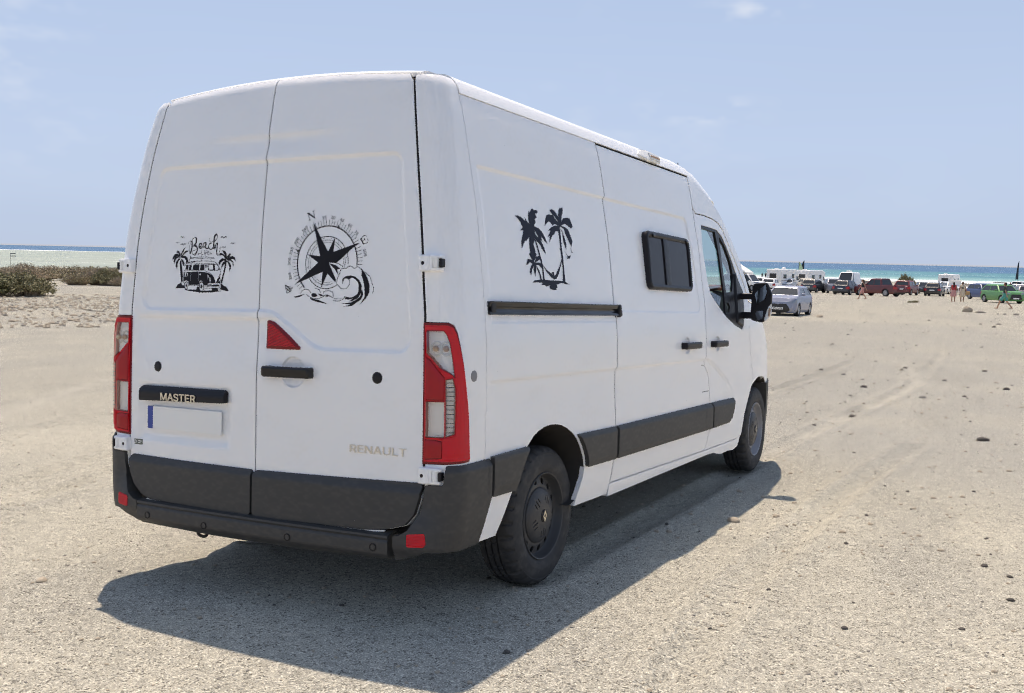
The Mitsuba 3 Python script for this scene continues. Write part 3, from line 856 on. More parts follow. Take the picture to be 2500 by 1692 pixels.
dgap = [(2.253, 2.280), (2.252, 2.12), (2.247, 1.95), (2.262, 1.60), (2.285, 1.37), (2.278, 1.25), (2.277, 1.07), (2.258, 1.04), (2.268, 1.0), (2.33, .955), (2.358, .92), (2.378, .85), (2.380, .75), (2.400, .73), (2.414, .56), (2.352, .44), (2.334, .412)]
door = Polygon([(x + .009, z) for x, z in [(.733, 2.281)] + gap[1:-2] + [(.693, .414)]] + dgap[::-1])
cwin = soft(Polygon([(1.275, 1.825), (1.985, 1.825), (1.985, 1.502), (1.272, 1.502)]), .035)
SLIDE = vput('sliding_door', panel(door.difference(cwin.buffer(-.02)), on_side, .016, off=crease_off, flange=.03, feat=SIDE_FEAT), 'white_paint')
fgap = [(x + .009, z) for x, z in dgap]
f_top = [(2.262, 2.06), (2.30, 2.033), (2.473, 2.036), (2.656, 2.028), (2.792, 2.008), (2.875, 1.965), (2.935, 1.90), (3.02, 1.81), (3.15, 1.70), (3.28, 1.58), (3.385, 1.46)]
fwin = soft(Polygon([(2.385, 1.967), (2.64, 1.963), (2.745, 1.958), (2.845, 1.918), (2.95, 1.82), (3.065, 1.695), (3.15, 1.61), (3.243, 1.53), (3.25, 1.42), (3.215, 1.285), (3.16, 1.235), (2.969, 1.268), (2.76, 1.330), (2.55, 1.425), (2.43, 1.492), (2.385, 1.59), (2.345, 1.785)]), .012)
f_front = [(3.392, 1.28), (3.377, 1.155), (3.40, 1.06), (3.44, .975), (3.487, .885), (3.475, .80), (3.364, .690), (3.281, .592), (3.223, .430), (3.12, .418)]
fdoor = Polygon(f_top + f_front + fgap[::-1][:-3] + [(2.256, 1.95)]).buffer(0).difference(fwin)
FD = vput('front_door', panel(fdoor, on_side, .016, off=crease_off, flange=.03, feat=SIDE_FEAT), 'white_paint')
cab_pillar = Polygon([(2.262, 2.285), (2.30, 2.285), (2.30, 2.045), (2.262, 2.07)])
fender = Polygon([(3.397, 1.30), (3.384, 1.155), (3.41, 1.06), (3.448, .975), (3.496, .885), (3.484, .80), (3.58, .828), (3.70, .85), (3.85, .852), (4.0, .835), (4.12, .785), (4.18, .70), (4.30, .78), (4.34, .86), (4.20, 1.05), (4.0, 1.22), (3.8, 1.34), (3.55, 1.42), (3.394, 1.45)])
FEN = vput('front_fender', panel(fender.buffer(0), on_side, .018, flange=.03), 'white_paint')
vput('front_fender', flip(panel(fender.buffer(0), on_side, .03, flange=.03)), 'white_paint')
# the skin above the front doors that runs from the sliding door to the windscreen pillar
header = Polygon([(2.2575, 2.275), (2.2565, 2.10), (2.262, 2.07), (2.30, 2.040), (2.473, 2.043), (2.66, 2.035), (2.80, 2.014), (2.883, 1.97), (2.943, 1.906), (3.028, 1.816), (3.158, 1.706), (3.288, 1.586), (3.393, 1.467), (3.50, 1.44), (3.38, 1.60), (3.20, 1.78), (3.0, 1.97), (2.85, 2.09), (2.70, 2.16), (2.55, 2.215), (2.40, 2.26), (2.30, 2.28)])
vput('cab_header', panel(header.buffer(0), on_side, .014, lift=.003, flange=.012), 'white_paint')
vput('cab_header', flip(panel(header.buffer(0), on_side, .02, lift=.003, flange=.012)), 'white_paint')
sill = Polygon([(.302, .445), (.305, .36), (.70, .340), (1.42, .352), (2.40, .372), (2.55, .370), (2.68, .345), (2.76, .338), (2.90, .345), (3.047, .335), (3.155, .350), (3.205, .425), (3.10, .411), (2.326, .404), (.688, .405), (.684, .345)])
vput('sill', panel(Polygon([(.684, .337), (1.42, .352), (2.40, .372), (2.55, .370), (2.68, .347), (2.76, .339), (2.90, .345), (3.047, .335), (3.155, .352), (3.205, .424), (3.10, .411), (2.33, .405), (.692, .406)]), on_side, .016, flange=.05, off=lambda u: .004 * sstep(.405, .385, u[:, 1])), 'white_paint')
# far side: one big panel, the cab door with its window
left_side = Polygon([(SEAM_X + .002, .345), (SEAM_X + .002, 2.291), (2.253, 2.291), (2.26, .40)]).difference(ARCH)
vput('side_panel', flip(panel(left_side, on_side, .05, flange=.02)), 'white_paint')
FDL = vput('front_door', flip(panel(fdoor, on_side, .03, flange=.03)), 'white_paint')
# ---- tail lights (corner coordinates, mirrored for the left)
def lens(pts, lift, h=.012, flange=.012, bevel=.002):
    return panel(cs(Polygon(pts).buffer(0)), on_cs, h, lift=lift, flange=flange, bevel=bevel)


upper = Polygon([(.028, 1.262), (.231, 1.262), (.262, 1.245), (.290, 1.215), (.318, 1.145), (.339, 1.075), (.313, 1.087), (.252, 1.101), (.207, 1.110), (.144, 1.133), (.084, 1.156), (.028, 1.172)])
inred = Polygon([(.026, 1.152), (.084, 1.138), (.187, 1.095), (.240, 1.070), (.238, .980), (.026, .977)])
rev = Polygon([(.024, .966), (.240, .970), (.241, .824), (.024, .820)])
rib = Polygon([(.255, 1.060), (.322, 1.066), (.345, 1.024), (.345, .927), (.341, .838), (.258, .826)])
dred = Polygon([(.016, .806), (.138, .808), (.222, .802), (.219, .737), (.016, .728)])
for side_ in (False, True):
    key = vput('tail_light', panel(cs(LIGHT.difference(shapely.union_all([upper, rev, rib]))), on_cs, .012, lift=.004, flange=.03), 'dark_red_lens', mirror=side_,
               label='left tail light seen from the side' if side_ else 'red and clear tail light on the near rear corner')
    rim_ = LIGHT.buffer(-.010).intersection(sbox(.006, 0, 1, 2))
    red = rim_.difference(shapely.union_all([g.buffer(.004) for g in (upper, inred, rev, rib, dred)]))
    vput('red_lens', panel(cs(red), on_cs, .010, lift=.011, flange=.01, bevel=.002), 'red_lens', key, mirror=side_)
    vput('inner_red_lens', lens(inred.exterior.coords, .013), 'deep_red_lens', key, mirror=side_)
    vput('lower_red_lens', lens(dred.exterior.coords, .013), 'deep_red_lens', key, mirror=side_)
    for nm, g in (('indicator', upper), ('reversing', rev), ('side', rib)):
        vput(nm + '_reflector', panel(cs(g.buffer(.004)), on_cs, .010, lift=-.012, flange=0), 'reflector_silver', key, mirror=side_)
        vput(nm + '_lens', panel(cs(g), on_cs, .012, lift=.012, flange=.002), 'lens_glass', key, mirror=side_)
    for x in (.13, .25):
        c_ = on_cs(np.array([[x * .36, 1.190]]))
        c_ = (c_ - normal(c_) * .002)[0]
        vput('bulb', m3.Manifold.sphere(.013, 14).translate(c_), 'amber_lens', key, mirror=side_)
        vput('bulb_bowl', panel(cs(affinity.scale(circle(x, 1.190, .075), 1, .42).difference(affinity.scale(circle(x, 1.190, .058), 1, .42)).intersection(upper)), on_cs, .008, lift=-.008, flange=.006), 'clear_grey_lens', key, mirror=side_)
    step_ = red.intersection(LIGHT.buffer(-.030)).buffer(-.006)
    vput('lens_step', panel(cs(step_), on_cs, .010, lift=.0145, flange=.006, bevel=.001), 'deep_red_lens' if False else 'red_lens', key, mirror=side_)
    vput('side_ribs', join(*[panel(cs(rib.buffer(-.004).intersection(sbox(.26, z, .36, z + .0030))), on_cs, .01, lift=.0145, flange=.004) for z in np.arange(.845, 1.05, .0185)]), 'cap_grey', key, mirror=side_)


# ---- rear bumper: middle step and two corners that wrap round
def on_wrap(u):
    s, z = u[:, 0], u[:, 1]
    a = np.clip(s / .4, 0, 1) * np.pi / 2
    o = np.c_[np.where(s < 0, -.5, np.where(s > .4, -.71 + s - .4, -.71)), np.where(s < 0, -(.80 + s), np.where(s > .4, -.3, -.80)), z]
    return hit(o, np.c_[-np.cos(a), -np.sin(a), a * 0], 1.2)


def corner_off(u):
    s, z = u[:, 0], u[:, 1]
    d = .006 + .014 * sstep(.706, .676, z) + .032 * sstep(.20, .04, s) * sstep(.54, .40, z)
    d -= .022 * sstep(.375, .30, z) ** 2
    seam = np.minimum(np.abs(s - .405) + (z < .56) * 9, np.hypot(s - .43, z - .56) * 0 + 9)
    return d - .006 * np.exp(-(seam / .004) ** 2)


def centre_off(u):
    z = u[:, 1]
    return .052 * sstep(.408, .392, z) - .030 * sstep(.325, .282, z) ** 2 - .006 * sstep(.372, .376, z) * sstep(.381, .377, z)


bcorner = soft(Polygon([(-.04, .290), (-.04, .397), (-.016, .399), (.029, .426), (.074, .50), (.090, .57), (.096, .618), (.160, .622), (.168, .704), (.436, .708), (.440, .538), (.40, .45), (.355, .350), (.30, .348), (.2, .346), (.11, .340), (.06, .318), (.0, .300)]), .006)
BUMP = vput('rear_bumper', panel(soft(Polygon([(-.756, .284), (-.756, .403), (-.3, .403), (.3, .405), (.734, .408), (.736, .290), (.3, .280), (-.3, .278)]), .003), on_rear, .010, off=centre_off, flange=.05), 'black_plastic')
cm = panel(bcorner, on_wrap, .010, off=corner_off, flange=.06)
vput('bumper_corner', cm, 'black_plastic', BUMP)
vput('bumper_corner', cm, 'black_plastic', BUMP, mirror=True)
for x, z in ((-.679, .330), (-.293, .325), (.21, .331), (.664, .340)):
    vput('parking_sensor', panel(circle(x, z, .017).difference(circle(x, z, .0125)), on_rear, .006, off=lambda u: centre_off(u) + .003, flange=.006), 'satin_black', BUMP)
    vput('parking_sensor', panel(circle(x, z, .0115), on_rear, .006, off=lambda u: centre_off(u) + .002, flange=.006), 'black_plastic', BUMP)
refl = soft(Polygon([(.028, .357), (.028, .411), (.108, .420), (.113, .375), (.104, .361)]), .008)
rm = panel(refl, on_wrap, .010, off=lambda u: corner_off(u) + .004, flange=.012, bevel=.002)
vput('reflector', rm, 'red_lens', BUMP)
vput('reflector', rm, 'red_lens', BUMP, mirror=True)
eye = [(-.935, .400 + .030 * math.cos(a), .262 + .018 * math.sin(a)) for a in np.linspace(0, 2 * math.pi, 25)]
vput('tow_eye', tube(eye, .008), 'underbody_black')


# ---- black strips along the side
def strip_off(u):
    return .004 + .018 * sstep(.737, .705, u[:, 1]) + .003 * sstep(.56, .57, u[:, 1])


strips = [(Polygon([(-.662, .714), (-.30, .724), (-.30, .538), (-.655, .538)]).difference(ARCH.buffer(.001)), SIDE), (Polygon([(.15, .727), (.704, .724), (.711, .546), (.15, .546)]).difference(ARCH.buffer(.014)), SIDE),
          ([(.737, .724), (2.255, .735), (2.262, .556), (.738, .546)], SLIDE), ([(2.258, .735), (2.398, .735), (2.410, .558), (2.266, .556)], SLIDE), ([(2.424, .735), (2.946, .735), (2.918, .66), (2.875, .598), (2.80, .566), (2.436, .558)], FD)]
for pts, par in strips:
    vput('side_strip', panel(soft(pts if isinstance(pts, Polygon) else Polygon(pts), .004), on_side, .013, off=strip_off, flange=.022, bevel=.001), 'black_plastic', par)

# black rubber seals that close the shut lines
seal = lambda pts, on, par, off: vput('door_seal', panel(LineString(pts).buffer(.0046, cap_style='flat'), on, .010, off=lambda u: off(u) - .0025, flange=0), 'void_black', par)
mid_gap = [(a[0] + .0045, a[1]) for a in gap]
seal(mid_gap, on_side, SLIDE, crease_off)
seal([(.742, 2.288), (2.258, 2.288)], on_side, SLIDE, lambda u: 0 * u[:, 0])
seal([(a[0] + .0045, a[1]) for a in dgap], on_side, FD, crease_off)
seal([(a[0] + .004, a[1]) for a in [(3.385, 1.46)] + f_front[:7]], on_side, FD, crease_off)
seal([(x_, z_ + .004) for x_, z_ in f_top], on_side, FD, crease_off)
vput('door_seal', panel(LineString([(-.0238, z_) for z_ in np.linspace(.40, 2.395, 12)]).buffer(.0035, cap_style='flat'), on_rear, .010, off=lambda u: rear_off(u) - .006, flange=0), 'void_black', DOOR_R)
for sg, dk in ((1, DOOR_R), (-1, DOOR_L)):
    vput('door_seal', panel(LineString([(sg * (float(DEY(z_)) - (.0015 if sg > 0 else -.001)), z_) for z_ in np.linspace(.64, 2.345, 24)]).buffer(.0085 if sg > 0 else .006, cap_style='flat'), on_rear, .012, lift=-.0035, flange=0), 'void_black', dk)

# ---- sliding door rail
rail = soft(sbox(-.684, 1.333, .742, 1.392), .006)


def rail_off(u):
    z = u[:, 1]
    return .013 - .010 * sstep(1.347, 1.351, z) * sstep(1.371, 1.366, z) + .003 * sstep(1.380, 1.384, z) + .0012 * np.sin(u[:, 0] * 21) * sstep(1.385, 1.37, z)


RAIL = vput('door_rail', panel(rail, on_side, .008, off=rail_off, flange=.02), 'gloss_black', label='long glossy black sliding door rail')
e = on_side(np.array([[.752, 1.362], [-.655, 1.362]]))
vput('rail_end', rbox((.036, .030, .070), e[0] + [.004, -.006, -.002], .010) + rbox((.02, .026, .036), e[0] + [.030, -.004, -.014], .008), 'satin_black', RAIL)
vput('rail_stop', rbox((.040, .012, .050), e[1] + [.006, -.008, 0], .004), 'satin_black', RAIL)


# ---- side window of the living space
def flat_side(poly, lift, h=.02, flange=.012, bevel=0.0):
    return panel(poly, on_side, h, flange=flange, bevel=bevel, off=lambda u: .010 + lift + 0 * u[:, 0])


outer_w = soft(Polygon([(1.236, 1.840), (2.000, 1.838), (1.998, 1.494), (1.234, 1.492)]), .048)
inner_w = outer_w.buffer(-.032)
WIN = vput('window', flat_side(outer_w.difference(inner_w), .018, .010, .03, .006), 'satin_black', SLIDE)
vput('window_pane', flat_side(inner_w.buffer(.004).intersection(sbox(1, 1, 1.530, 2)), .004, .04, .004), 'tinted_glass', SLIDE)
vput('window_pane', flat_side(inner_w.buffer(.004).intersection(sbox(1.596, 1, 3, 2)), .007, .04, .004), 'tinted_glass', SLIDE)
vput('window_divider', flat_side(inner_w.intersection(sbox(1.520, 1, 1.606, 2)), .013, .012, .012, .002), 'satin_black', SLIDE)
for x in (1.345, 1.940):
    vput('window_clip', flat_side(circle(x, 1.816, .022, .010), .026, .006, .01, .003), 'gloss_black', SLIDE)


def side_handle(cx, x0, x1, par):
    p = on_side(np.array([[x0 + .012, 1.1435], [x1 - .012, 1.1435]])) + [0, -.032, 0]
    q = on_side(np.array([[x0 + .012, 1.1435], [x1 - .012, 1.1435]])) + [0, -.004, 0]
    g = m3.Manifold.batch_hull([m3.Manifold.sphere(.012, 14).translate(a + [0, 0, s * .010]) for a in p for s in (-1, 1)])
    for a, b in zip(p, q):
        g += m3.Manifold.batch_hull([m3.Manifold.sphere(.011, 14).translate(c + [0, 0, s * .010]) for c in (a, b) for s in (-1, 1)])
    vput('handle', g, 'satin_black', par)


side_handle(1.89, 1.775, 2.075, SLIDE)
side_handle(2.527, 2.378, 2.663, FD)
# short seams where the doors' trim panels meet
for a, b in (((2.215, 1.004), (2.262, 1.000)), ((2.236, .820), (2.366, .820))):
    vput('seam', panel(LineString([a, b]).buffer(.0022), on_side, .01, off=lambda u: crease_off(u) + .0006, flange=0), 'satin_black', SLIDE)

# ---- front door glass and mirror
pane = Polygon([(2.352, 1.80), (2.380, 1.945), (2.698, 1.940), (2.712, 1.83), (2.733, 1.673), (2.758, 1.523), (2.760, 1.340), (2.55, 1.438), (2.438, 1.503), (2.395, 1.59)])
quarter = Polygon([(2.776, 1.918), (2.768, 1.778), (2.790, 1.615), (2.815, 1.505), (2.965, 1.519), (3.03, 1.638), (2.99, 1.735), (2.88, 1.855)])
low = soft(Polygon([(2.772, 1.435), (2.855, 1.432), (2.885, 1.405), (2.85, 1.368), (2.772, 1.350)]), .01)
trim = fwin.difference(shapely.union_all([pane, soft(quarter, .012), low]))
for door_, mir in ((FD, False), (FDL, True)):
    vput('window_glass', panel(fwin.buffer(.006), on_side, .06, lift=-.014, flange=0), 'window_glass', door_, mirror=mir)
    vput('window_trim', panel(trim, on_side, .014, lift=-.004, flange=.014), 'satin_black', door_, mirror=mir)
MIR = vput('mirror', m3.Manifold.batch_hull([m3.Manifold.sphere(.032, 18).translate((3.150, y, z)) for y, z in ((-1.128, 1.555), (-1.190, 1.560), (-1.215, 1.500), (-1.208, 1.360), (-1.170, 1.325), (-1.118, 1.335))] + [m3.Manifold.sphere(.03, 18).translate((3.215, y, z)) for y, z in ((-1.140, 1.52), (-1.190, 1.50), (-1.185, 1.38), (-1.135, 1.37))]) - m3.Manifold.cube((.05, .2, .4), True).translate((3.107, -1.165, 1.45)), 'satin_black')


def plate(points, thick, tilt):      # a mirror glass: y-z outline standing at x, turned a little
    g = Polygon(points).buffer(.006)
    q = trimesh.creation.extrude_polygon(g, thick, engine='earcut')
    v = np.array(q.vertices)
    c = v[:, :2].mean(0)
    x = 3.131 - v[:, 2] + (v[:, 0] - c[0]) * tilt[0] + (v[:, 1] - c[1]) * tilt[1]
    return np.c_[x, v[:, 0], v[:, 1]], np.array(q.faces)


vput('mirror_glass', plate([(-1.139, 1.574), (-1.192, 1.577), (-1.206, 1.520), (-1.190, 1.468), (-1.145, 1.440), (-1.126, 1.50)], .003, (.10, .12)), 'mirror_glass', MIR)
vput('blind_spot_glass', plate([(-1.128, 1.372), (-1.180, 1.374), (-1.178, 1.326), (-1.150, 1.316)], .003, (.12, .05)), 'mirror_glass', MIR)
vput('mirror_arm', rbox((.05, .13, .045), (3.16, -1.055, 1.488), .012), 'satin_black', MIR)
vput('mirror_arm', rbox((.05, .13, .050), (3.16, -1.055, 1.345), .012), 'satin_black', MIR)
vput('mirror_foot', m3.Manifold.batch_hull([m3.Manifold.sphere(.014, 12).translate(p) for p in on_side(np.array([[3.06, 1.64], [3.22, 1.52], [3.17, 1.27], [3.04, 1.30]])) + [0, .004, 0]]), 'satin_black', MIR)
vput('mirror_indicator', m3.Manifold.batch_hull([m3.Manifold.sphere(.012, 12).translate(p) for p in ((3.145, -1.232, 1.430), (3.135, -1.236, 1.36), (3.135, -1.205, 1.315), (3.185, -1.215, 1.38))]), 'white_plastic', MIR)
vput('mirror_lens', m3.Manifold.batch_hull([m3.Manifold.sphere(.008, 12).translate(p) for p in ((3.126, -1.236, 1.395), (3.124, -1.232, 1.345), (3.155, -1.238, 1.37))]), 'amber_lens', MIR)

# ---- cab: bonnet, windscreen, dashboard
on_front = lambda u: hit(np.c_[u[:, 0] * 0 + 2.0, u[:, 0], u[:, 1]], np.tile([1.0, 0, 0], (len(u), 1)), 3.2)
vput('bonnet', panel(Polygon([(-.91, .64), (-.92, 1.15), (-.90, 1.41), (.90, 1.41), (.92, 1.15), (.91, .64)]), on_front, .03, lift=-.003), 'white_paint')
vput('front_bumper', panel(Polygon([(-.93, .26), (-.95, .78), (-.845, .80), (-.843, .63), (.843, .63), (.845, .80), (.95, .78), (.93, .26)]), on_front, .04, lift=.012, flange=.12), 'black_plastic')
vput('windscreen', panel(Polygon([(-.79, 1.46), (-.70, 2.06), (.70, 2.06), (.79, 1.46)]), on_front, .05, lift=-.004, flange=0), 'window_glass')
vput('windscreen_frame', panel(Polygon([(-.925, 1.40), (-.91, 1.6), (-.85, 2.12), (.85, 2.12), (.91, 1.6), (.925, 1.40)]).difference(Polygon([(-.775, 1.48), (-.685, 2.04), (.685, 2.04), (.775, 1.48)])), on_front, .03, lift=-.006, flange=0), 'satin_black')
DASH = vput('dashboard', rbox((.52, 1.60, .34), (3.47, 0, 1.362), .05), 'satin_black')
vc = np.array([3.205, -.782, 1.470])
vput('air_vent', tube([vc + [-.006, .040 * math.cos(a), .040 * math.sin(a)] for a in np.linspace(0, 2 * math.pi, 33)], .006), 'cap_grey', DASH)
vput('air_vent', tube([vc + [-.010, .014 * math.cos(a), .014 * math.sin(a)] for a in np.linspace(0, 2 * math.pi, 25)], .005), 'cap_grey', DASH)
vput('folded_cloth', rbox((.16, .10, .045), (3.33, -.745, 1.556), .02), 'orange_cloth')
vput('road_map', rbox((.20, .30, .012), (3.50, -.70, 1.545), .004), 'white_plastic')
vput('cab_floor', rbox((1.6, 1.7, .06), (3.2, 0, .52), .01) + rbox((1.0, 1.94, .05), (2.70, 0, .455), .01), 'underbody_black')
vput('cab_seat', rbox((.50, .52, .22), (2.66, -.48, .86), .06) + rbox((.16, .50, .66), (2.44, -.48, 1.26), .06).rotate((0, 0, 0)) + rbox((.11, .26, .20), (2.40, -.48, 1.70), .05), 'seat_fabric')
vput('cab_seat', rbox((.50, .52, .22), (2.66, .48, .86), .06) + rbox((.16, .50, .66), (2.44, .48, 1.26), .06) + rbox((.11, .26, .20), (2.40, .48, 1.70), .05), 'seat_fabric')
vput('steering_wheel', tube([(3.06 + .09 * math.sin(a), .42 + .19 * math.cos(a), 1.30 + .17 * math.sin(a)) for a in np.linspace(0, 2 * math.pi, 33)], .014), 'satin_black')
# dark lining, floor and wheel houses
sec = lambda x: [np.array([x, s * (float(hw_spline(z)) - .07), z]) for s in (-1, 1) for z in (.86, 1.1, 1.5, 1.9, 2.2, 2.30)]
vput('lining', trimesh.PointCloud(np.array(sec(-.84 + .12) + sec(2.24))).convex_hull, 'void_black')
vput('underbody', rbox((4.4, 1.30, .10), (1.75, 0, .40), .02) + rbox((2.2, 1.84, .10), (1.50, 0, .45), .02) + rbox((.30, 1.80, .10), (-.72, 0, .42), .02) + rbox((.5, .16, .16), (-.55, .32, .34), .05) + rbox((3.7, .10, .10), (1.9, 0, .33), .03), 'underbody_black')
ARCH_F = Polygon([(3.05, .10), (3.162, .361), (3.223, .427), (3.281, .589), (3.364, .684), (3.457, .766), (3.58, .825), (3.72, .85), (3.85, .852), (4.0, .835), (4.12, .782), (4.20, .68), (4.24, .5), (4.25, .10)])
for poly in (ARCH, ARCH_F):
    c = np.array(poly.exterior.coords)[:-1]
    c[:, 1] = np.maximum(c[:, 1], .36)
    sk = on_side(c) + [0, .004, 0]
    inn = sk.copy()
    inn[:, 1] = -.62
    n = len(c)
    i = np.arange(n - 1)
    v = np.vstack([sk, inn, [[c[:, 0].mean(), -.62, .3]]])
    f = np.vstack([np.c_[i, i + 1, i + n], np.c_[i + 1, i + n + 1, i + n], np.c_[i + n, i + n + 1, i * 0 + 2 * n]])
    for mir in (False, True):
        vput('wheel_arch_liner', (v, f), 'underbody_black', mirror=mir)

vput('rear_axle', tube([(0, -.78, .33), (0, .78, .33)], .045, 10), 'underbody_black')
vput('exhaust_pipe', tube([(2.2, -.35, .30), (.9, -.38, .29), (.25, -.45, .31), (-.35, -.50, .30), (-.75, -.52, .28)], .028, 10), 'grey_plastic')
# ---- wheels
tp = [(.206, .020), (.25, .004), (.30, .006), (.328, .018), (.3415, .034)]
for g in (.060, .094, .128):
    tp += [(.345, g - .007), (.3445, g - .005), (.333, g - .004), (.333, g + .004), (.3445, g + .005)]
tp += [(.3445, .160), (.3425, .176), (.336, .188), (.328, .197), (.318, .203), (.312, .2065), (.309, .2052), (.300, .209), (.288, .2105), (.262, .2135), (.258, .2122), (.245, .2115), (.232, .208), (.222, .203), (.208, .196)]
tv, tf = lathe(tp, 240)
kk = np.tile(np.arange(len(tp)), 240)
seg = np.repeat(np.arange(240), len(tp))
r0 = np.array(tp)[kk]
cut = (r0[:, 0] > .325) & ((r0[:, 1] > .150) | (r0[:, 1] < .045)) & (seg % 8 < 2)
cut |= (r0[:, 0] > .342) & (r0[:, 1] > .066) & (r0[:, 1] < .126) & (seg % 8 == 4)
tv[cut] *= np.c_[1 - .009 / r0[cut, 0], np.ones(cut.sum()), 1 - .009 / r0[cut, 0]]


def rev_solid(pts, n=72):
    return cross(pts).revolve(n).rotate((-90, 0, 0))      # (radius, along) -> along +y


rim = rev_solid([(.2135, .02), (.2135, .196), (.217, .203), (.214, .208), (.209, .206), (.203, .192), (.199, .172), (.190, .160), (.165, .166), (.145, .172), (.10, .168), (0, .168), (0, .161), (.10, .161), (.145, .165), (.165, .159), (.19, .152), (.206, .160), (.2075, .02)])
for k in range(14):
    a = 2 * math.pi * (k + .5) / 14
    rim -= m3.Manifold.cylinder(.1, .0165, .0165, 16, True).rotate((90, 0, 0)).translate((.1705 * math.cos(a), .16, .1705 * math.sin(a)))
cap = rev_solid([(0, .2055), (.05, .204), (.10, .198), (.126, .188), (.138, .177), (.141, .166), (0, .166)])
for k in range(5):
    a = 2 * math.pi * (k + .3) / 5
    for off_, ln in ((-.020, .030), (0, .046), (.020, .030)):
        cap -= m3.Manifold.cube((ln, .024, .007), True).translate((.088, .206, off_)).rotate((0, math.degrees(a), 0))
disc = rev_solid([(0, .2085), (.030, .2075), (.034, .200), (0, .200)], 40)
rh = lambda s: Polygon([(0, .030 * s), (.0185 * s, 0), (0, -.030 * s), (-.0185 * s, 0)])
logo = trimesh.creation.extrude_polygon(rh(1).difference(rh(.45)), .004, engine='earcut')
lv = np.array(logo.vertices)
logo = (np.c_[lv[:, 0], .2085 + lv[:, 2] * .8, lv[:, 1]], np.array(logo.faces)[:, ::-1])
drum = rev_solid([(0, .13), (.19, .13), (.19, .05), (0, .05)], 40)


def as_pair(q):
    if hasattr(q, 'to_mesh'):
        g = q.to_mesh()
        return g.vert_properties[:, :3].astype(float), np.array(g.tri_verts)
    return q


def wheel(x, z, side_, steel, label, turn, steer=0.0):
    key = tag(numbered(VAN + '__wheel'), label)
    ca, sa = math.cos(turn), math.sin(turn)
    cst, sst = math.cos(steer), math.sin(steer)
    for nm, q, mk, par, sm in (('tyre', (tv, tf), 'rubber', key, 30), ('rim', rim, steel, key, 30), ('hub_cap', cap, 'cap_grey', key, 30), ('cap_centre', disc, 'satin_black', key, 30), ('emblem', logo, 'chrome', key, False), ('drum', drum, 'void_black', key, 30)):
        v, f = as_pair(q)
        v = np.c_[v[:, 0] * ca - v[:, 2] * sa, v[:, 1], v[:, 0] * sa + v[:, 2] * ca] if nm not in ('emblem',) else v
        v = v - [0, .107, 0]
        v = v * [1, -1, 1] if side_ < 0 else v
        v = np.c_[v[:, 0] * cst - v[:, 1] * sst, v[:, 0] * sst + v[:, 1] * cst, v[:, 2]]
        f = f[:, ::-1] if side_ < 0 else f
        vput(nm, (v + [x, side_ * .866, z], f), mk, par, sm)


wheel(0, .338, -1, 'wheel_black', 'near rear wheel with black steel rim', .15)
wheel(3.80, .419, -1, 'wheel_silver', 'right front wheel with silver steel rim', .5, .02)
wheel(0, .338, 1, 'wheel_black', None, .9)
wheel(3.80, .419, 1, 'wheel_silver', None, .2, .02)

# ---- on the roof
LED = vput('roof_lamp', m3.Manifold.batch_hull([m3.Manifold.sphere(.008, 10).translate(p) for p in ((1.39, -.862, 2.318), (1.46, -.888, 2.302), (1.685, -.888, 2.302), (1.700, -.874, 2.342), (1.51, -.862, 2.354), (1.43, -.85, 2.344), (1.43, -.80, 2.352), (1.70, -.80, 2.362))]), 'white_plastic', label='small white awning lamp on the roof edge')
vput('lamp_lens', m3.Manifold.batch_hull([m3.Manifold.sphere(.004, 10).translate(p) for p in ((1.515, -.897, 2.311), (1.675, -.897, 2.311), (1.686, -.886, 2.336), (1.520, -.881, 2.342))]), 'clear_lens', LED)
vput('lamp_diode', join(*[m3.Manifold.sphere(.010, 10).translate((x, -.892, 2.324)) for x in np.linspace(1.535, 1.665, 6)]), 'amber_lens', LED)
vput('antenna', tube([(2.72, -.66, 2.31), (2.70, -.66, 2.36), (2.665, -.66, 2.445)], [.006, .004, .003], 6), 'satin_black')
# ---------------------------------------------------------------- the land
PN = np.array([.0215002, .0300736, .9993164])
P0 = np.array([-.0003, -.0002, -.0070])
DROP = PchipInterpolator([0, 20, 51, 85, 105, 130, 180, 250, 345, 500, 800, 5000], [1.5, 1.9, 2.6, 2.92, 3.12, 3.47, 4.1, 4.7, 5.2, 6.6, 8.6, 12])


def land(x, y):
    """Smooth height of the ground: the parking place tilts gently, then flattens out towards the shore."""
    s = np.hypot(x - CAM[0], y - CAM[1])
    plane = P0[2] - ((x - P0[0]) * PN[0] + (y - P0[1]) * PN[1]) / PN[2]
    left = sstep(.55, .85, np.arctan2(y - CAM[1], x - CAM[0]))
    far = CAM[2] - DROP(np.minimum(s, 4999)) - .95 * left * sstep(120, 240, s)
    w = sstep(9, 34, s)
    behind = sstep(-8, -60, x)
    return (1 - w) * plane + w * (far * (1 - behind) + behind * (.6 + plane * .1))


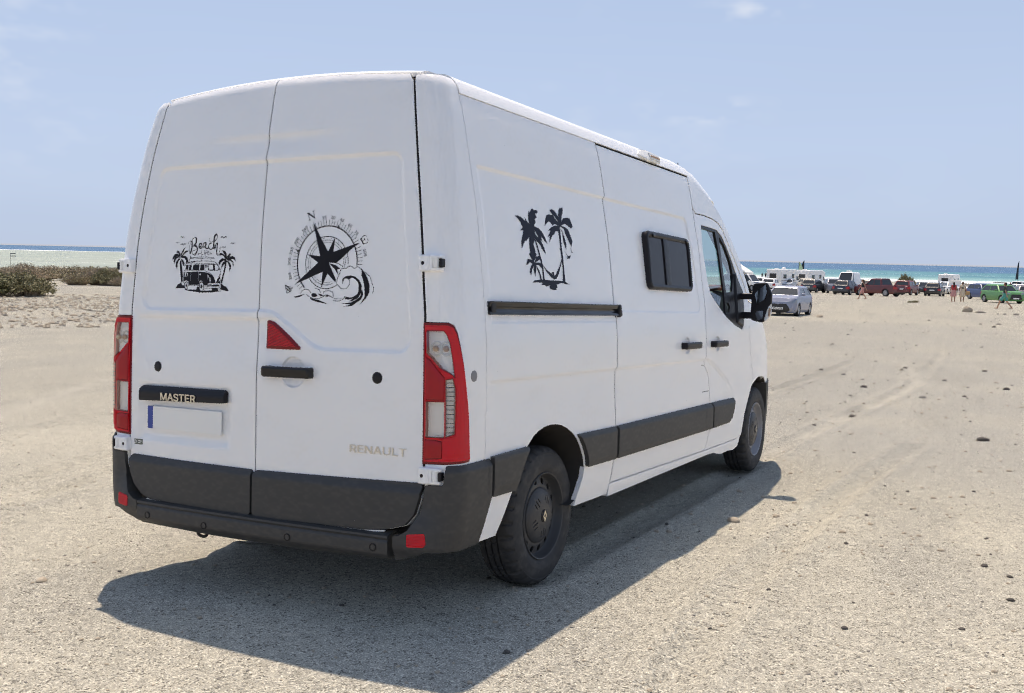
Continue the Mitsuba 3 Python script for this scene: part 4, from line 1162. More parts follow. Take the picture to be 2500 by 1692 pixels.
BANK = np.array([(4, 19.5), (10, 22.8), (16.2, 26.2), (19.9, 28.1), (23.7, 29.5), (32, 31.5), (48, 34)])
TRACKS = [np.array(t) for t in ([(16.5, -.45), (15.1, -.70), (13.3, -.95), (10.15, -.92), (7.84, -.84), (5.76, -.80), (3.0, -.86), (0, -.90)], [(17.4, .9), (15.2, .75), (12.0, .70), (8, .80), (3.5, .87), (0, .88)], [(6, -1.9), (3.0, -1.78), (.6, -1.82), (-1.5, -2.1), (-3, -2.7)],
                                        [(-3.2, .9), (-1.5, 2.2), (1.5, 3.6), (6, 4.9), (12, 5.8), (20, 6.2)], [(-3.2, 1.7), (-1.0, 3.0), (2.0, 4.3), (7, 5.7), (13, 6.5), (22, 7.0)], [(-2.6, 4.5), (1, 7.0), (6, 9.8), (12, 12), (22, 14)], [(-2.8, 2.8), (0, 4.8), (3, 6.4), (9, 8.2), (18, 9.6)], [(30, -2), (18, -2.8), (9, -3.4), (3, -4.6), (0, -6)], [(34, 1), (20, -.5), (13, -.9)])]
TRACKS[0][0] = (17.2, -.15)
TRACK_LINES = shapely.union_all([LineString(np.c_[PchipInterpolator(np.arange(len(t)), t[:, 0])(np.linspace(0, len(t) - 1, 60)), PchipInterpolator(np.arange(len(t)), t[:, 1])(np.linspace(0, len(t) - 1, 60))]) for t in TRACKS])


def graded(a, b, h, lo, hi, g):
    c = list(np.arange(a, b, h))
    x, d = c[-1], h
    while x < hi:
        d *= g
        x += d
        c.append(x)
    x, d = a, h
    while x > lo:
        d *= g
        x -= d
        c.insert(0, x)
    return np.array(c)


gx, gy = graded(-2.6, 7.5, .034, -400, 900, 1.034), graded(-4.6, 3.4, .034, -500, 900, 1.034)
XX, YY = np.meshgrid(gx, gy, indexing='ij')
q = np.stack([XX, YY, XX * 0], -1)
S_ = np.hypot(XX - CAM[0], YY - CAM[1])
ZZ = land(XX, YY)
ZZ += .016 * (meshkit.fbm(q * 1.6, 3, 1) - .5) + .03 * (meshkit.fbm(q * .35, 2, 5) - .5) * sstep(3, 12, S_) + .34 * (meshkit.fbm(q * .045, 3, 9) - .5) * sstep(30, 110, S_) * sstep(.3, .9, np.arctan2(YY - CAM[1], XX - CAM[0]) + .18)
near = S_ < 42
pn = shapely.points(np.c_[XX[near], YY[near]])
dt = shapely.distance(TRACK_LINES, pn)
rut = -.022 * np.exp(-(dt / .085) ** 4) + .015 * np.exp(-((dt - .15) / .05) ** 2)
rut *= .55 + .9 * meshkit.noise(q[near] * 1.3, 12)
rut += .006 * np.exp(-(dt / .08) ** 4) * (np.sin((XX[near] * .9 + YY[near] * .4) * 42) > .1)
ZZ[near] += rut
dbank = shapely.distance(LineString(BANK), pn)
above = np.interp(XX[near], BANK[:, 0], BANK[:, 1]) < YY[near]
wob = .35 * (meshkit.noise(q[near] * .8, 31) - .5)
sd = np.where(above, dbank, -dbank) + wob
ZZ[near] += .17 * sstep(-.10, .10, sd) * sstep(12, 2, sd) + (.05 * (meshkit.fbm(q[near] * 2.2, 3, 41) - .5)) * sstep(-6, 1, sd)
nx, ny = ZZ.shape
i, j = np.meshgrid(np.arange(nx - 1), np.arange(ny - 1), indexing='ij')
a = (i * ny + j).ravel()
GF = np.vstack([np.c_[a, a + ny, a + 1], np.c_[a + 1, a + ny, a + ny + 1]])
scene['sand_ground'] = mikit.ply((np.stack([XX, YY, ZZ], -1).reshape(-1, 3), GF), 'sand', smooth=True)
tag('sand_ground', 'pale stony sand of the parking place with tyre tracks', kind='structure')
scene['sea'] = {'type': 'disk', 'to_world': T().translate([0, 0, float(SEA_Z)]).scale([30000, 30000, 1]), 'bsdf': {'type': 'ref', 'id': 'sea_water'}}
tag('sea', 'blue sea with a turquoise band near the beach and a pale lagoon on the left', kind='structure')
from scipy.interpolate import RegularGridInterpolator
GROUND = RegularGridInterpolator((gx, gy), ZZ)


def gz(x, y):
    return float(GROUND([[x, y]])[0])


# ---- stones
rs = np.random.default_rng(7)
mat('stone_grey', (.23, .215, .19), .9)
mat('stone_dark', (.075, .068, .06), .85)
mat('stone_tan', (.36, .31, .24), .9)


def pebble(seed, sub=1, flat=.6, rough=.25):
    g = np.random.default_rng(seed)
    ic = trimesh.creation.icosphere(subdivisions=sub)
    v = np.array(ic.vertices)
    v = v * (1 + rough * (meshkit.fbm(v * 1.4 + g.random(3) * 50, 3, seed)[:, None] - .5) * 2)
    for _ in range(5):      # knock flat faces off it
        d = g.normal(size=3)
        d /= np.linalg.norm(d)
        k = .72 + .15 * g.random()
        h = v @ d
        v = np.where((h > k)[:, None], v - (h - k)[:, None] * d, v)
    return v * [1, .6 + .35 * g.random(), flat], np.array(ic.faces)


PEB = [pebble(k, 0, .55) for k in range(6)]


def scatter(n, area, size, seed, keep=None):
    g = np.random.default_rng(seed)
    vs, fs, b = [], [], 0
    for _ in range(n):
        x, y = area(g)
        if keep is not None and not keep(x, y):
            continue
        r = size(g, x, y)
        v, f = PEB[g.integers(6)]
        a = g.random() * 6.283
        c, s = math.cos(a), math.sin(a)
        vs.append(np.c_[v[:, 0] * c - v[:, 1] * s, v[:, 0] * s + v[:, 1] * c, v[:, 2]] * r + [x, y, gz(x, y) + r * .12])
        fs.append(f + b)
        b += len(v)
    return np.vstack(vs), np.vstack(fs)


def wedge(g, s0, s1, a0=-.02, a1=1.02, p=.5):
    s = s0 + (s1 - s0) * g.random() ** (1 / (2 * p))
    a = a0 + (a1 - a0) * g.random()
    return CAM[0] + s * math.cos(a), CAM[1] + s * math.sin(a)


scene['gravel'] = mikit.ply(scatter(3000, lambda g: wedge(g, 2.2, 16), lambda g, x, y: .003 + .008 * g.random() ** 3, 1), 'stone_grey', smooth=False)
scene['gravel__001'] = mikit.ply(scatter(600, lambda g: wedge(g, 2.2, 30, p=.45), lambda g, x, y: .004 + .014 * g.random() ** 4, 2), 'stone_dark', smooth=False)
scene['gravel__002'] = mikit.ply(scatter(2600, lambda g: wedge(g, 2.2, 26, p=.45), lambda g, x, y: .004 + .011 * g.random() ** 3, 3), 'stone_tan', smooth=False)
tag('gravel', 'small dark and pale grit strewn over the sand', 'gravel', kind='stuff')
scene['far_stones'] = mikit.ply(scatter(1000, lambda g: wedge(g, 14, 85, -.02, .42, .6), lambda g, x, y: .012 + .05 * g.random() ** 5, 4), 'stone_grey', smooth=False)
scene['far_stones__001'] = mikit.ply(scatter(260, lambda g: wedge(g, 14, 75, -.02, .42, .6), lambda g, x, y: .012 + .045 * g.random() ** 4, 5), 'stone_dark', smooth=False)
scene['far_stones__002'] = mikit.ply(scatter(170, lambda g: wedge(g, 6, 19, -.02, .55, .5), lambda g, x, y: .007 + .020 * g.random() ** 3, 14), 'stone_dark', smooth=False)
scene['far_stones__003'] = mikit.ply(scatter(700, lambda g: wedge(g, 6, 22, -.02, .55, .5), lambda g, x, y: .007 + .022 * g.random() ** 3, 15), 'stone_tan', smooth=False)
tag('far_stones', 'stones lying about the open sand before the parked cars', 'stones', kind='stuff')
scene['rubble'] = mikit.ply(scatter(3800, lambda g: wedge(g, 30, 64, .74, 1.04, .6), lambda g, x, y: .025 + .10 * g.random() ** 3.5, 6), 'stone_tan', smooth=False)
scene['rubble__001'] = mikit.ply(scatter(1500, lambda g: wedge(g, 30, 62, .74, 1.04, .6), lambda g, x, y: .02 + .08 * g.random() ** 3, 8), 'stone_grey', smooth=False)
tag('rubble', 'rubble of pale stones on the bank before the shrubs', 'rubble', kind='stuff')

for k, (x, y, r, mk, name, lab, grp) in enumerate([
        (64.6, 3.01, .34, 'stone_tan', 'boulder', 'largest sand-coloured boulder standing alone before the green car', None), (64.2, 2.24, .36, 'stone_grey', 'flat_rock', 'low flat grey rock just right of the large boulder', None),
        (62.5, .21, .17, 'stone_grey', 'rock', 'grey rock near the right edge of the picture, nearer than the boulder', None), (62.8, .83, .12, 'stone_grey', 'rock', 'small rock in a loose row right of the flat rock', 'small rocks in a row right of the boulder'), (62.8, 1.2, .11, 'stone_grey', 'rock', 'small rock in a loose row right of the flat rock', 'small rocks in a row right of the boulder'),
        (.06, -2.41, .018, 'stone_dark', 'stone', 'dark stone halfway between the van shadow and the right edge', None), (.87, -3.02, .021, 'stone_dark', 'stone', 'dark stone at the right edge, lower of a pair', None), (1.34, -2.99, .017, 'stone_dark', 'stone', 'dark stone at the right edge, upper of a pair', None), (.30, -2.86, .015, 'stone_dark', 'stone', 'dark stone near the lower right corner of the picture', None), (-.2, -1.89, .011, 'stone_dark', 'stone', 'small dark stone near the bottom, just right of the van shadow', None),
        (6.83, -2.43, .062, 'stone_dark', 'stone', 'flat dark stone in the middle distance on the right, in open sand', None), (1.91, -1.36, .045, 'stone_tan', 'stone', 'pale stone just outside the edge of the van shadow', None), (-1.2, 1.22, .030, 'stone_tan', 'stone', 'pale stone left of the van shadow', None), (-.96, -1.29, .018, 'stone_dark', 'stone', 'dark stone at the shadow edge near the bottom of the picture', None),
        (12.9, -2.28, .055, 'stone_dark', 'stone', 'small dark stone on the far open sand', 'dark stones on the far open sand'), (12.0, -.35, .055, 'stone_dark', 'stone', 'small dark stone on the far open sand', 'dark stones on the far open sand'), (8.15, -.92, .05, 'stone_dark', 'stone', 'small dark stone on the far open sand', 'dark stones on the far open sand'),
        (49.0, 3.28, .08, 'stone_dark', 'stone', 'small dark stone on the far open sand', 'dark stones on the far open sand'), (44.2, .10, .11, 'stone_dark', 'stone', 'small dark stone on the far open sand', 'dark stones on the far open sand'), (47.8, .15, .12, 'stone_grey', 'stone', 'small dark stone on the far open sand', 'dark stones on the far open sand'), (47.2, .85, .08, 'stone_dark', 'stone', 'small dark stone on the far open sand', 'dark stones on the far open sand'), (46.6, 7.9, .20, 'stone_tan', 'stone', 'pale flat stone beside the rear wheel of the silver hatchback', None)]):
    v, f = pebble(100 + k, 2, .55 if name != 'flat_rock' else .25, .3)
    if name == 'boulder':
        v = v * [1, 1, 1.5]
    a = k * 2.4
    v = np.c_[v[:, 0] * math.cos(a) - v[:, 1] * math.sin(a), v[:, 0] * math.sin(a) + v[:, 1] * math.cos(a), v[:, 2]] if name not in ('boulder', 'flat_rock') else np.c_[v[:, 1] * .8, v[:, 0] * .85, v[:, 2]]
    key = put(name, (v * r + [x, y, gz(x, y) + r * (.12 if name != 'boulder' else .3)], f), mk, smooth=30)
    tag(key, lab, 'rock' if name != 'stone' else 'stone', grp)

# ---- shrubs
mat('dry_twig', (.33, .265, .19), .9)
mat('green_leaf', (.14, .138, .062), .7)
mat('grey_leaf', (.265, .225, .155), .8)
mat('dull_green_leaf', (.195, .18, .095), .75)


def shrub(seed, h, r, twigs, leaves, leaf, arch=1.0):
    g = np.random.default_rng(seed)
    tv_, tf_, tips, b = [], [], [], 0
    for k in range(twigs):
        a, lean = g.random() * 6.283, g.random() ** .6
        base = np.array([math.cos(a), math.sin(a), 0]) * r * .45 * g.random()
        top = np.array([math.cos(a) * r * lean, math.sin(a) * r * lean, h * (.45 + .6 * g.random()) * (1 - .55 * lean ** 2.5)])
        p = [base + (top - base) * t + np.array([0, 0, arch * .22 * h * t * (1 - t) * 4 * lean]) + g.normal(0, .05 * r * t, 3) for t in (0, .35, .7, 1)]
        w = .018 * h * (1 - .2 * g.random())
        v, f = tube(p, [w, w * .7, w * .45, w * .2], 3)
        tv_.append(v)
        tf_.append(f + b)
        b += len(v)
        tips.append(np.array(p))
    tips = np.array(tips)
    k = g.integers(0, twigs, leaves)
    t = .30 + .75 * g.random(leaves) ** .7
    i0 = np.minimum((t * 3).astype(int), 2)
    w = (t * 3 - i0)[:, None]
    c = tips[k, i0] * (1 - w) + tips[k, i0 + 1] * w + g.normal(0, .06 * r, (leaves, 3)) * [1, 1, .7]
    c[:, 2] = np.maximum(c[:, 2], .03)
    n1, n2 = g.normal(size=(leaves, 3)), g.normal(size=(leaves, 3))
    n1 /= np.linalg.norm(n1, axis=1, keepdims=True)
    n2 = np.cross(n1, n2)
    n2 /= np.linalg.norm(n2, axis=1, keepdims=True)
    s = (leaf * (.5 + g.random(leaves)))[:, None]
    v = np.stack([c - n1 * s, c + n2 * s * .45, c + n1 * s, c - n2 * s * .45], 1).reshape(-1, 3)
    q4 = np.arange(leaves)[:, None] * 4
    return (np.vstack(tv_), np.vstack(tf_)), (v, np.vstack([q4 + [0, 1, 2], q4 + [0, 2, 3]]))


KINDS = {'green': [shrub(s, 1.0, 1.0, 150, 5200, .055) for s in (1, 2)], 'dry': [shrub(s, 1.0, 1.0, 620, 1500, .045, .5) for s in (3, 4, 5)]}
PLY = {k: [(mikit.ply(a, 'dry_twig', smooth=False), mikit.ply(b, 'green_leaf', smooth=False)) for a, b in v] for k, v in KINDS.items()}


def grow(kind, var, x, y, sx, sz, rot, leaf, label, category='shrub', group=None, name='shrub'):
    key = thing(name, label, category, group)
    to = T().translate([x, y, gz(x, y) - .04]).rotate([0, 0, 1], rot).scale([sx, sx, sz])
    a, b = PLY[kind][var % len(PLY[kind])]
    scene[key + '__branches'] = {**a, 'to_world': to}
    scene[key + '__foliage'] = {**b, 'to_world': to, 'bsdf': {'type': 'ref', 'id': leaf}}


for k, (x, y, sx, sz) in enumerate([(31.2, 45.6, 1.45, 1.25), (29.9, 46.2, 1.5, 1.15), (28.4, 45.9, 1.3, 1.0), (32.6, 46.6, 1.15, .95), (27.4, 47.5, 1.7, 1.35), (30.8, 48.5, 1.7, 1.45), (25.6, 46.6, 1.4, 1.2)]):
    grow('green', k, x, y, sx, sz, k * 71, 'green_leaf' if k % 3 else 'dull_green_leaf', 'olive green leafy bush in the nearest clump at the left edge', group='bushes of the near green clump on the left')
DRY = [(48.3, 62.7, 1.74, 1.55),(49.2, 62.6, 1.91, 1.03),(50.4, 62.8, 1.68, 1.62),(49.6, 60.8, 1.27, 1.38),(48.9, 58.9, 1.21, 1.2),(47.8, 71.4, 1.69, 1.49),(48.1, 70.4, 1.63, 0.98),(47.9, 68.2, 1.71, 1.61),(52.9, 67.2, 2.73, 1.56),(52.7, 65.4, 1.66, 1.07),(53.2, 64.7, 2.22, 0.98),(54.1, 64.0, 1.84, 1.51),(54.6, 81.1, 2.52, 1.49),(57.4, 83.3, 1.86, 1.52),(55.6, 78.5, 2.96, 1.26),(56.5, 77.8, 1.81, 1.13),(58.3, 77.7, 2.93, 1.64),(59.9, 77.4, 2.33, 1.37),(60.2, 75.6, 2.91, 1.55),(61.0, 74.4, 3.21, 1.07),(63.8, 75.9, 3.26, 1.24),(65.5, 97.0, 2.53, 1.18),(64.8, 94.0, 2.19, 1.42),(66.4, 93.5, 2.03, 1.62),(68.3, 93.9, 2.38, 1.36),(69.7, 93.2, 2.71, 1.01),(69.4, 90.2, 2.77, 1.52),(72.9, 92.8, 3.68, 1.38),(71.7, 88.9, 2.68, 1.07),(73.7, 88.8, 2.74, 1.62),(77.6, 90.8, 2.84, 1.29),(79.0, 116.3, 3.15, 1.19),(79.8, 114.9, 4.67, 1.54),(81.7, 114.6, 3.26, 0.99),(84.2, 115.3, 4.49, 1.16),(85.7, 114.1, 4.1, 1.35),(85.3, 110.5, 4.04, 1.11),(88.6, 111.8, 4.09, 1.12),(89.6, 109.8, 3.82, 0.94),(89.1, 106.4, 3.95, 1.23)]
LOW = [(103.8, 150.6, 2.8, 0.76), (106.2, 151.7, 2.8, 0.84), (109.2, 153.6, 3.8, 0.88), (105.0, 145.8, 2.5, 0.83), (112.3, 153.4, 3.3, 0.79), (110.2, 148.5, 3.4, 0.73), (110.4, 146.3, 3.2, 0.81), (111.1, 144.9, 2.2, 0.56), (109.1, 140.2, 2.6, 0.77), (112.9, 143.2, 3.0, 0.59), (104.9, 131.2, 2.7, 0.57), (108.1, 133.1, 2.9, 0.65), (116.0, 140.1, 2.6, 0.86), (107.1, 127.6, 2.6, 0.66), (110.1, 128.8, 2.8, 0.51)]
for k, (x, y, sx, sz) in enumerate(DRY):
    row = 'front' if math.hypot(x - CAM[0], y - CAM[1]) < 96 else 'back'
    kind = 'green' if k % 7 == 3 else 'dry'
    if k % 5 == 1:
        continue
    grow(kind, k, x, y, sx * (.72 + .1 * (k % 4)), sz * (.62 + .12 * (k % 4)), k * 53, 'grey_leaf' if k % 3 else 'dull_green_leaf',
         'grey-brown dry shrub in the nearer row of the belt before the lagoon' if row == 'front' else 'grey-brown dry shrub deep in the belt before the lagoon', group='dry shrubs in the nearer row' if row == 'front' else 'dry shrubs deep in the belt')
for k, (x, y, sx, sz) in enumerate(LOW):
    grow('green', k, x, y, sx, sz, k * 37, 'dull_green_leaf', 'low green shrub on the far edge of the belt against the pale lagoon', group='low green shrubs by the lagoon')
for k, (x, y, sx, sz) in enumerate([(223.1, 29.5, 1.5, 2.6), (221.2, 30.0, 1.1, 1.9), (224.8, 28.8, 1.3, 2.0)]):
    grow('green', k, x, y, sx, sz, k * 90, 'dull_green_leaf', 'bushy shrub showing above the dark red car roofs', group='bush behind the red cars')
for k, (x, y, s) in enumerate([(81.98, 8.75, .22), (82.59, 8.46, .30)]):
    grow('green', k, x, y, s, s * .75, 20 * k, 'dull_green_leaf', 'tiny tuft on the bare sand before the black hatchback', 'plant', 'tufts on the bare sand', 'sand_plant')
# ---------------------------------------------------------------- parked vehicles (x forward, y left, z up from the ground)
mat('tyre_black', (.022, .022, .024), .8)
mat('alloy', (.42, .43, .45), .35, metallic=.5)
mat('car_glass', (.030, .034, .040), .06, specular=.6)
mat('car_trim', (.025, .025, .027), .55)
mat('head_lamp', (.26, .28, .32), .12, metallic=.4, clearcoat=.8)
mat('tail_lamp', (.38, .012, .016), .15, clearcoat=.6)
PAINTS = {'silver_blue': (.25, .27, .35), 'white': (.78, .78, .77), 'cream': (.62, .56, .45), 'pale_blue': (.42, .47, .53), 'dark_grey': (.045, .050, .058), 'grey': (.17, .18, .22), 'blue_black': (.020, .026, .042),
          'dark_green': (.030, .040, .036), 'maroon': (.115, .022, .024), 'dark_red': (.15, .018, .026), 'black': (.014, .014, .016), 'blue': (.055, .085, .20), 'green': (.10, .26, .085), 'sand_grey': (.30, .28, .28)}
for k, c in PAINTS.items():
    mat('paint_' + k, c, .28, specular=.5, clearcoat=.9, clearcoat_gloss=.95, metallic=.25 if k in ('silver_blue', 'grey', 'pale_blue', 'sand_grey') else 0.0)


def pr_y(pts, w):
    return cross(pts).extrude(w).translate((0, 0, -w / 2)).rotate((90, 0, 0))


def pr_x(pts, x0, x1):
    return cross(pts).extrude(x1 - x0).transform(np.array([[0, 0, 1, x0], [1, 0, 0, 0], [0, 1, 0, 0]], float))


def pr_z(poly, z0, z1):
    return cross(np.asarray(poly.exterior.coords)[:-1]).extrude(z1 - z0).translate((0, 0, z0))


def sym(pts):
    return pts + [(-y, z) for y, z in pts[::-1]]


def rounded(q, size=.085, it=7):
    g = q.refine_to_length(size).to_mesh()
    t = trimesh.Trimesh(g.vert_properties[:, :3], g.tri_verts, process=False)
    trimesh.smoothing.filter_taubin(t, lamb=.55, nu=.50, iterations=it)
    r = m3.Manifold(m3.Mesh(np.asarray(t.vertices, np.float32), np.asarray(t.faces, np.uint32)))
    return r if r.status() == m3.Error.NoError and not r.is_empty() else q


def car_type(L, W, H, belt, hood, xw, fx, rx, xr, xb=None, gl=.20, wr=.32, wx=(.80, .78), win_to=None, grille=None, lamps=None, tails=None, rear_glass=True, bed=None):
    """xw: foot of the windscreen, fx and rx: ends of the roof, xr: foot of the rear window."""
    l = L / 2
    low = [(-l + .10, gl), (-l, gl + .16), (-l, belt - .28), (-l + .06, belt - .04), (-l + .10, belt), (xw, belt), (xw + .30 * (l - xw), (belt + hood) / 2 + .03), (l - .18, hood - .06), (l - .02, hood - .26), (l, gl + .22), (l - .10, gl)]
    plan = soft(sbox(-l, -W / 2, l, W / 2), .16).intersection(affinity.scale(Point(0, 0).buffer(1, 64), l * 1.13, W * .80))
    sec_ = sym([(W / 2 - .10, gl), (W / 2 - .01, gl + .16), (W / 2, .62), (W / 2 - .03, belt - .06), (W / 2 - .10, belt + .05)])
    body = rounded(pr_y(low, W + 1) ^ pr_z(plan, 0, 3) ^ pr_x(sec_, -l - 1, l + 1), .11, 10)
    gsec = sym([(W / 2 - .05, belt - .06), (W / 2 - .20, H - .12), (W / 2 - .30, H - .02), (W / 2 - .5, H + .03)])
    gh = [(xr, belt - .03), (rx, H - .04), (rx + .25, H), (fx - .3, H), (fx, H - .04), (xw, belt - .03)]
    G = rounded(pr_y(gh, W + 1) ^ pr_x(gsec, -l - 1, l + 1), .11, 6)
    lo, hi = belt + .03, H - .12
    at = lambda z, a, b: a + (b - a) * (z - belt) / (H - .04 - belt)
    s0, s1 = at(lo, xw, fx) - .16, at(hi, xw, fx) - .14
    e = win_to if win_to is not None else at(lo, xr, rx) + .20
    e1 = win_to if win_to is not None else at(hi, xr, rx) + .16
    mid = (s0 + e) / 2 if e < s0 - 1.2 else None
    wins = pr_y([(e, lo), (e1, hi), (s1, hi), (s0, lo)], 4)
    if mid is not None:
        wins -= m3.Manifold.cube((.07, 5, 3), True).translate((mid - .05, 0, belt))
    half = sym([(W / 2 - .17, lo), (W / 2 - .31, hi + .03)])
    front = pr_x(half, -1, 9) ^ pr_y([(s0 + .05, lo), (s1 + .05, hi), (9, hi), (9, lo)], 5)
    shell = G - wins - front
    if rear_glass:
        shell -= pr_x(sym([(W / 2 - .22, lo + .06), (W / 2 - .34, hi)]), -9, max(rx, xr) + .3)
    glass = (G.translate((0, 0, -belt)).scale((.985, .975, .985)).translate((0, 0, belt - .004)))
    body += shell
    fat = body.scale((1.004, 1.006, 1.002))
    if bed:
        body -= m3.Manifold.cube((bed[1] - bed[0], W - .24, .5)).translate((bed[0], -(W - .24) / 2, belt - .42))
    wxs = (l - wx[0], -l + wx[1])
    for x in wxs:
        for s in (-1, 1):
            body -= m3.Manifold.cylinder(.34, wr + .055, wr + .055, 32).rotate((90, 0, 0)).translate((x, s * (W / 2 - .14) + .17, wr))
    y1 = W / 2
    P = {'body': (body, None), 'glass': (glass, 'car_glass')}
    lamps = lamps or [(y1 - .46, hood - .25), (y1 - .42, hood - .13), (y1 + .02, hood - .05), (y1 + .02, hood - .17)]
    tails = tails or [(y1 - .30, belt - .34), (y1 - .32, belt - .14), (y1 + .02, belt - .06), (y1 + .02, belt - .36)]
    grille = grille or sym([(y1 - .34, gl + .12), (y1 - .42, gl + .30), (y1 - .50, hood - .24)])
    fr = fat - m3.Manifold.cube((2 * l - .9, 5, 5), True).translate((-.45, 0, 1))
    bk = fat - m3.Manifold.cube((2 * l - .55, 5, 5), True).translate((.275, 0, 1))
    P['grille'] = (fr ^ pr_x(grille, l - .4, l + 1) ^ m3.Manifold.cube((9, 9, 9), True), 'car_trim')
    for s in (1, -1):
        P.setdefault('headlight', []).append((fr ^ pr_x([(s * a, b) for a, b in lamps], l - .6, l + 1), 'head_lamp'))
        P.setdefault('tail_light', []).append((bk ^ pr_x([(s * a, b) for a, b in tails], -l - 1, -l + .30), 'tail_lamp'))
        P.setdefault('mirror', []).append((rbox((.12, .20, .14), (xw - .32, s * (y1 + .06), belt + .06), .04, 8), None))
    P['bumper_trim'] = (bk ^ pr_x(sym([(y1 - .10, gl), (y1 - .06, gl + .16)]), -l - 1, -l + .4), 'car_trim')
    P['number_plate'] = [(m3.Manifold.cube((.02, .52, .11), True).translate((l + .006, 0, gl + .22)), 'plate_white'), (m3.Manifold.cube((.02, .52, .11), True).translate((-l - .006, 0, belt - .30)), 'plate_white')]
    ty = lathe([(wr * .62, -.10), (wr * .9, -.115), (wr, -.08), (wr, .08), (wr * .9, .115), (wr * .62, .10)], 28)
    rm_ = cross([(0, .03), (wr * .64, .06), (wr * .64, .10), (wr * .56, .105), (wr * .5, .075), (.05, .09), (0, .095)]).revolve(28).rotate((-90, 0, 0))
    for k in range(5):
        a = 2 * math.pi * k / 5
        rm_ -= m3.Manifold.cylinder(.3, wr * .15, wr * .15, 10, True).rotate((90, 0, 0)).translate((wr * .36 * math.cos(a), .1, wr * .36 * math.sin(a)))
    hub = cross([(0, .0), (wr * .60, .0), (wr * .60, .035), (0, .035)]).revolve(20).rotate((-90, 0, 0))
    for x in wxs:
        for s in (1, -1):
            mv = lambda q: (as_pair(q)[0] * [1, s, 1] + [x, s * (y1 - .125), wr], as_pair(q)[1][:, ::s])
            P.setdefault('wheel', []).append((mv(ty), 'tyre_black', [('rim', mv(rm_), 'alloy'), ('brake', mv(hub), 'car_trim')]))
    return P


TYPES = {
    'hatch': car_type(4.1, 1.78, 1.50, .95, .92, .95, .30, -1.45, -1.98),
    'suv': car_type(4.5, 1.86, 1.66, 1.06, 1.05, 1.05, .35, -1.75, -2.18, gl=.24, wr=.36, wx=(.86, .86)),
    'small_suv': car_type(4.2, 1.80, 1.58, 1.02, 1.02, .95, .30, -1.55, -2.02, gl=.22, wr=.34),
    'pickup': car_type(5.2, 1.86, 1.80, 1.10, 1.12, 1.20, .50, -.70, -.95, gl=.28, wr=.38, wx=(.95, 1.20), bed=(-2.52, -1.02)),
    'van': car_type(4.9, 1.92, 1.96, 1.10, 1.12, 1.65, .95, -2.15, -2.42, gl=.20, wr=.34, wx=(.85, .95)),
    'high_van': car_type(5.4, 2.02, 2.55, 1.22, 1.20, 2.0, 1.0, -2.55, -2.68, gl=.22, wr=.35, wx=(.90, 1.1), win_to=.75, rear_glass=False),
    'city_hatch': car_type(3.94, 1.745, 1.48, 1.00, .94, 1.02, .28, -1.40, -1.92, gl=.16, wr=.31, wx=(.80, .60),
                           grille=sym([(.26, .17), (.44, .20), (.58, .30), (.54, .44), (.40, .60), (.10, .60), (.04, .575)]), lamps=[(.43, .63), (.50, .71), (.80, .82), (.90, .80), (.90, .68), (.62, .62)])}
CACHE = {}


def park(name, kind, paint, x, y, deg, label, category='car', group='cars parked in rows before the sea', scale=1.0):
    key = thing(name, label, category, group)
    e_ = .9
    c, s = math.cos(math.radians(deg)), math.sin(math.radians(deg))
    zc = gz(x, y)
    fx_, fy_ = np.array([c, s, gz(x + c * e_, y + s * e_) - gz(x - c * e_, y - s * e_)]), None
    fx_[2] /= 2 * e_
    fx_ /= np.linalg.norm(fx_)
    ly = np.cross([0, 0, 1.0], fx_)
    ly /= np.linalg.norm(ly)
    mtx = np.eye(4)
    mtx[:3, 0], mtx[:3, 1], mtx[:3, 2], mtx[:3, 3] = fx_ * scale, ly * scale, np.cross(fx_, ly) * scale, [x, y, zc - .01]
    to = T(mtx.tolist())

    def one(nm, q, mk, parent):
        ck = (kind, id(q if not isinstance(q, tuple) else q[0]))
        if ck not in CACHE:
            CACHE[ck] = (mikit.ply(as_pair(q), 'car_trim', smooth=32), q)
        k = numbered(parent + '__' + nm)
        scene[k] = {**CACHE[ck][0], 'to_world': to, 'bsdf': {'type': 'ref', 'id': mk or 'paint_' + paint}}
        return k

    for nm, val in TYPES[kind].items():
        for it in val if isinstance(val, list) else [val]:
            if hasattr(it[0], 'is_empty') and it[0].is_empty():
                continue
            k = one(nm, it[0], it[1], key)
            for sub, q, mk in (it[2] if len(it) > 2 else []):
                one(sub, q, mk, k)
    return key, mtx


def bolt_on(key, mtx, nm, q, mk):
    v, f = as_pair(q)
    return put(nm, (v @ mtx[:3, :3].T + mtx[:3, 3], f), mk, key, 30)


SIL, sm = park('parked_car', 'city_hatch', 'silver_blue', 48.2, 9.88, -179, 'silver blue hatchback standing alone in front of the other parked cars, nose towards us', group=None)
pl_ = meshkit.text_mesh('8245 MRG', .075, .004, True)
v, f = np.array(pl_.vertices), np.array(pl_.faces)
v = v - [v[:, 0].max() / 2, 0, 0]
bolt_on(SIL, sm, 'plate_letters', (np.c_[1.988 + v[:, 2], v[:, 0] * .86, .345 + v[:, 1]], f), 'satin_black')
for s in (1, -1):
    bolt_on(SIL, sm, 'fog_recess', m3.Manifold.batch_hull([m3.Manifold.sphere(.012, 8).translate(p) for p in ((1.90, s * .64, .30), (1.86, s * .74, .44), (1.82, s * .80, .28))]), 'car_trim')
bolt_on(SIL, sm, 'badge', m3.Manifold.sphere(.05, 14).scale((.3, 1.3, .8)).translate((1.93, 0, .67)), 'chrome')
_, pm = park('parked_campervan', 'van', 'white', 112.0, 30.8, -103.7, 'white campervan with its slanting pop-up roof raised, beside our van mirror', 'van', None)
PK = 'parked_campervan'
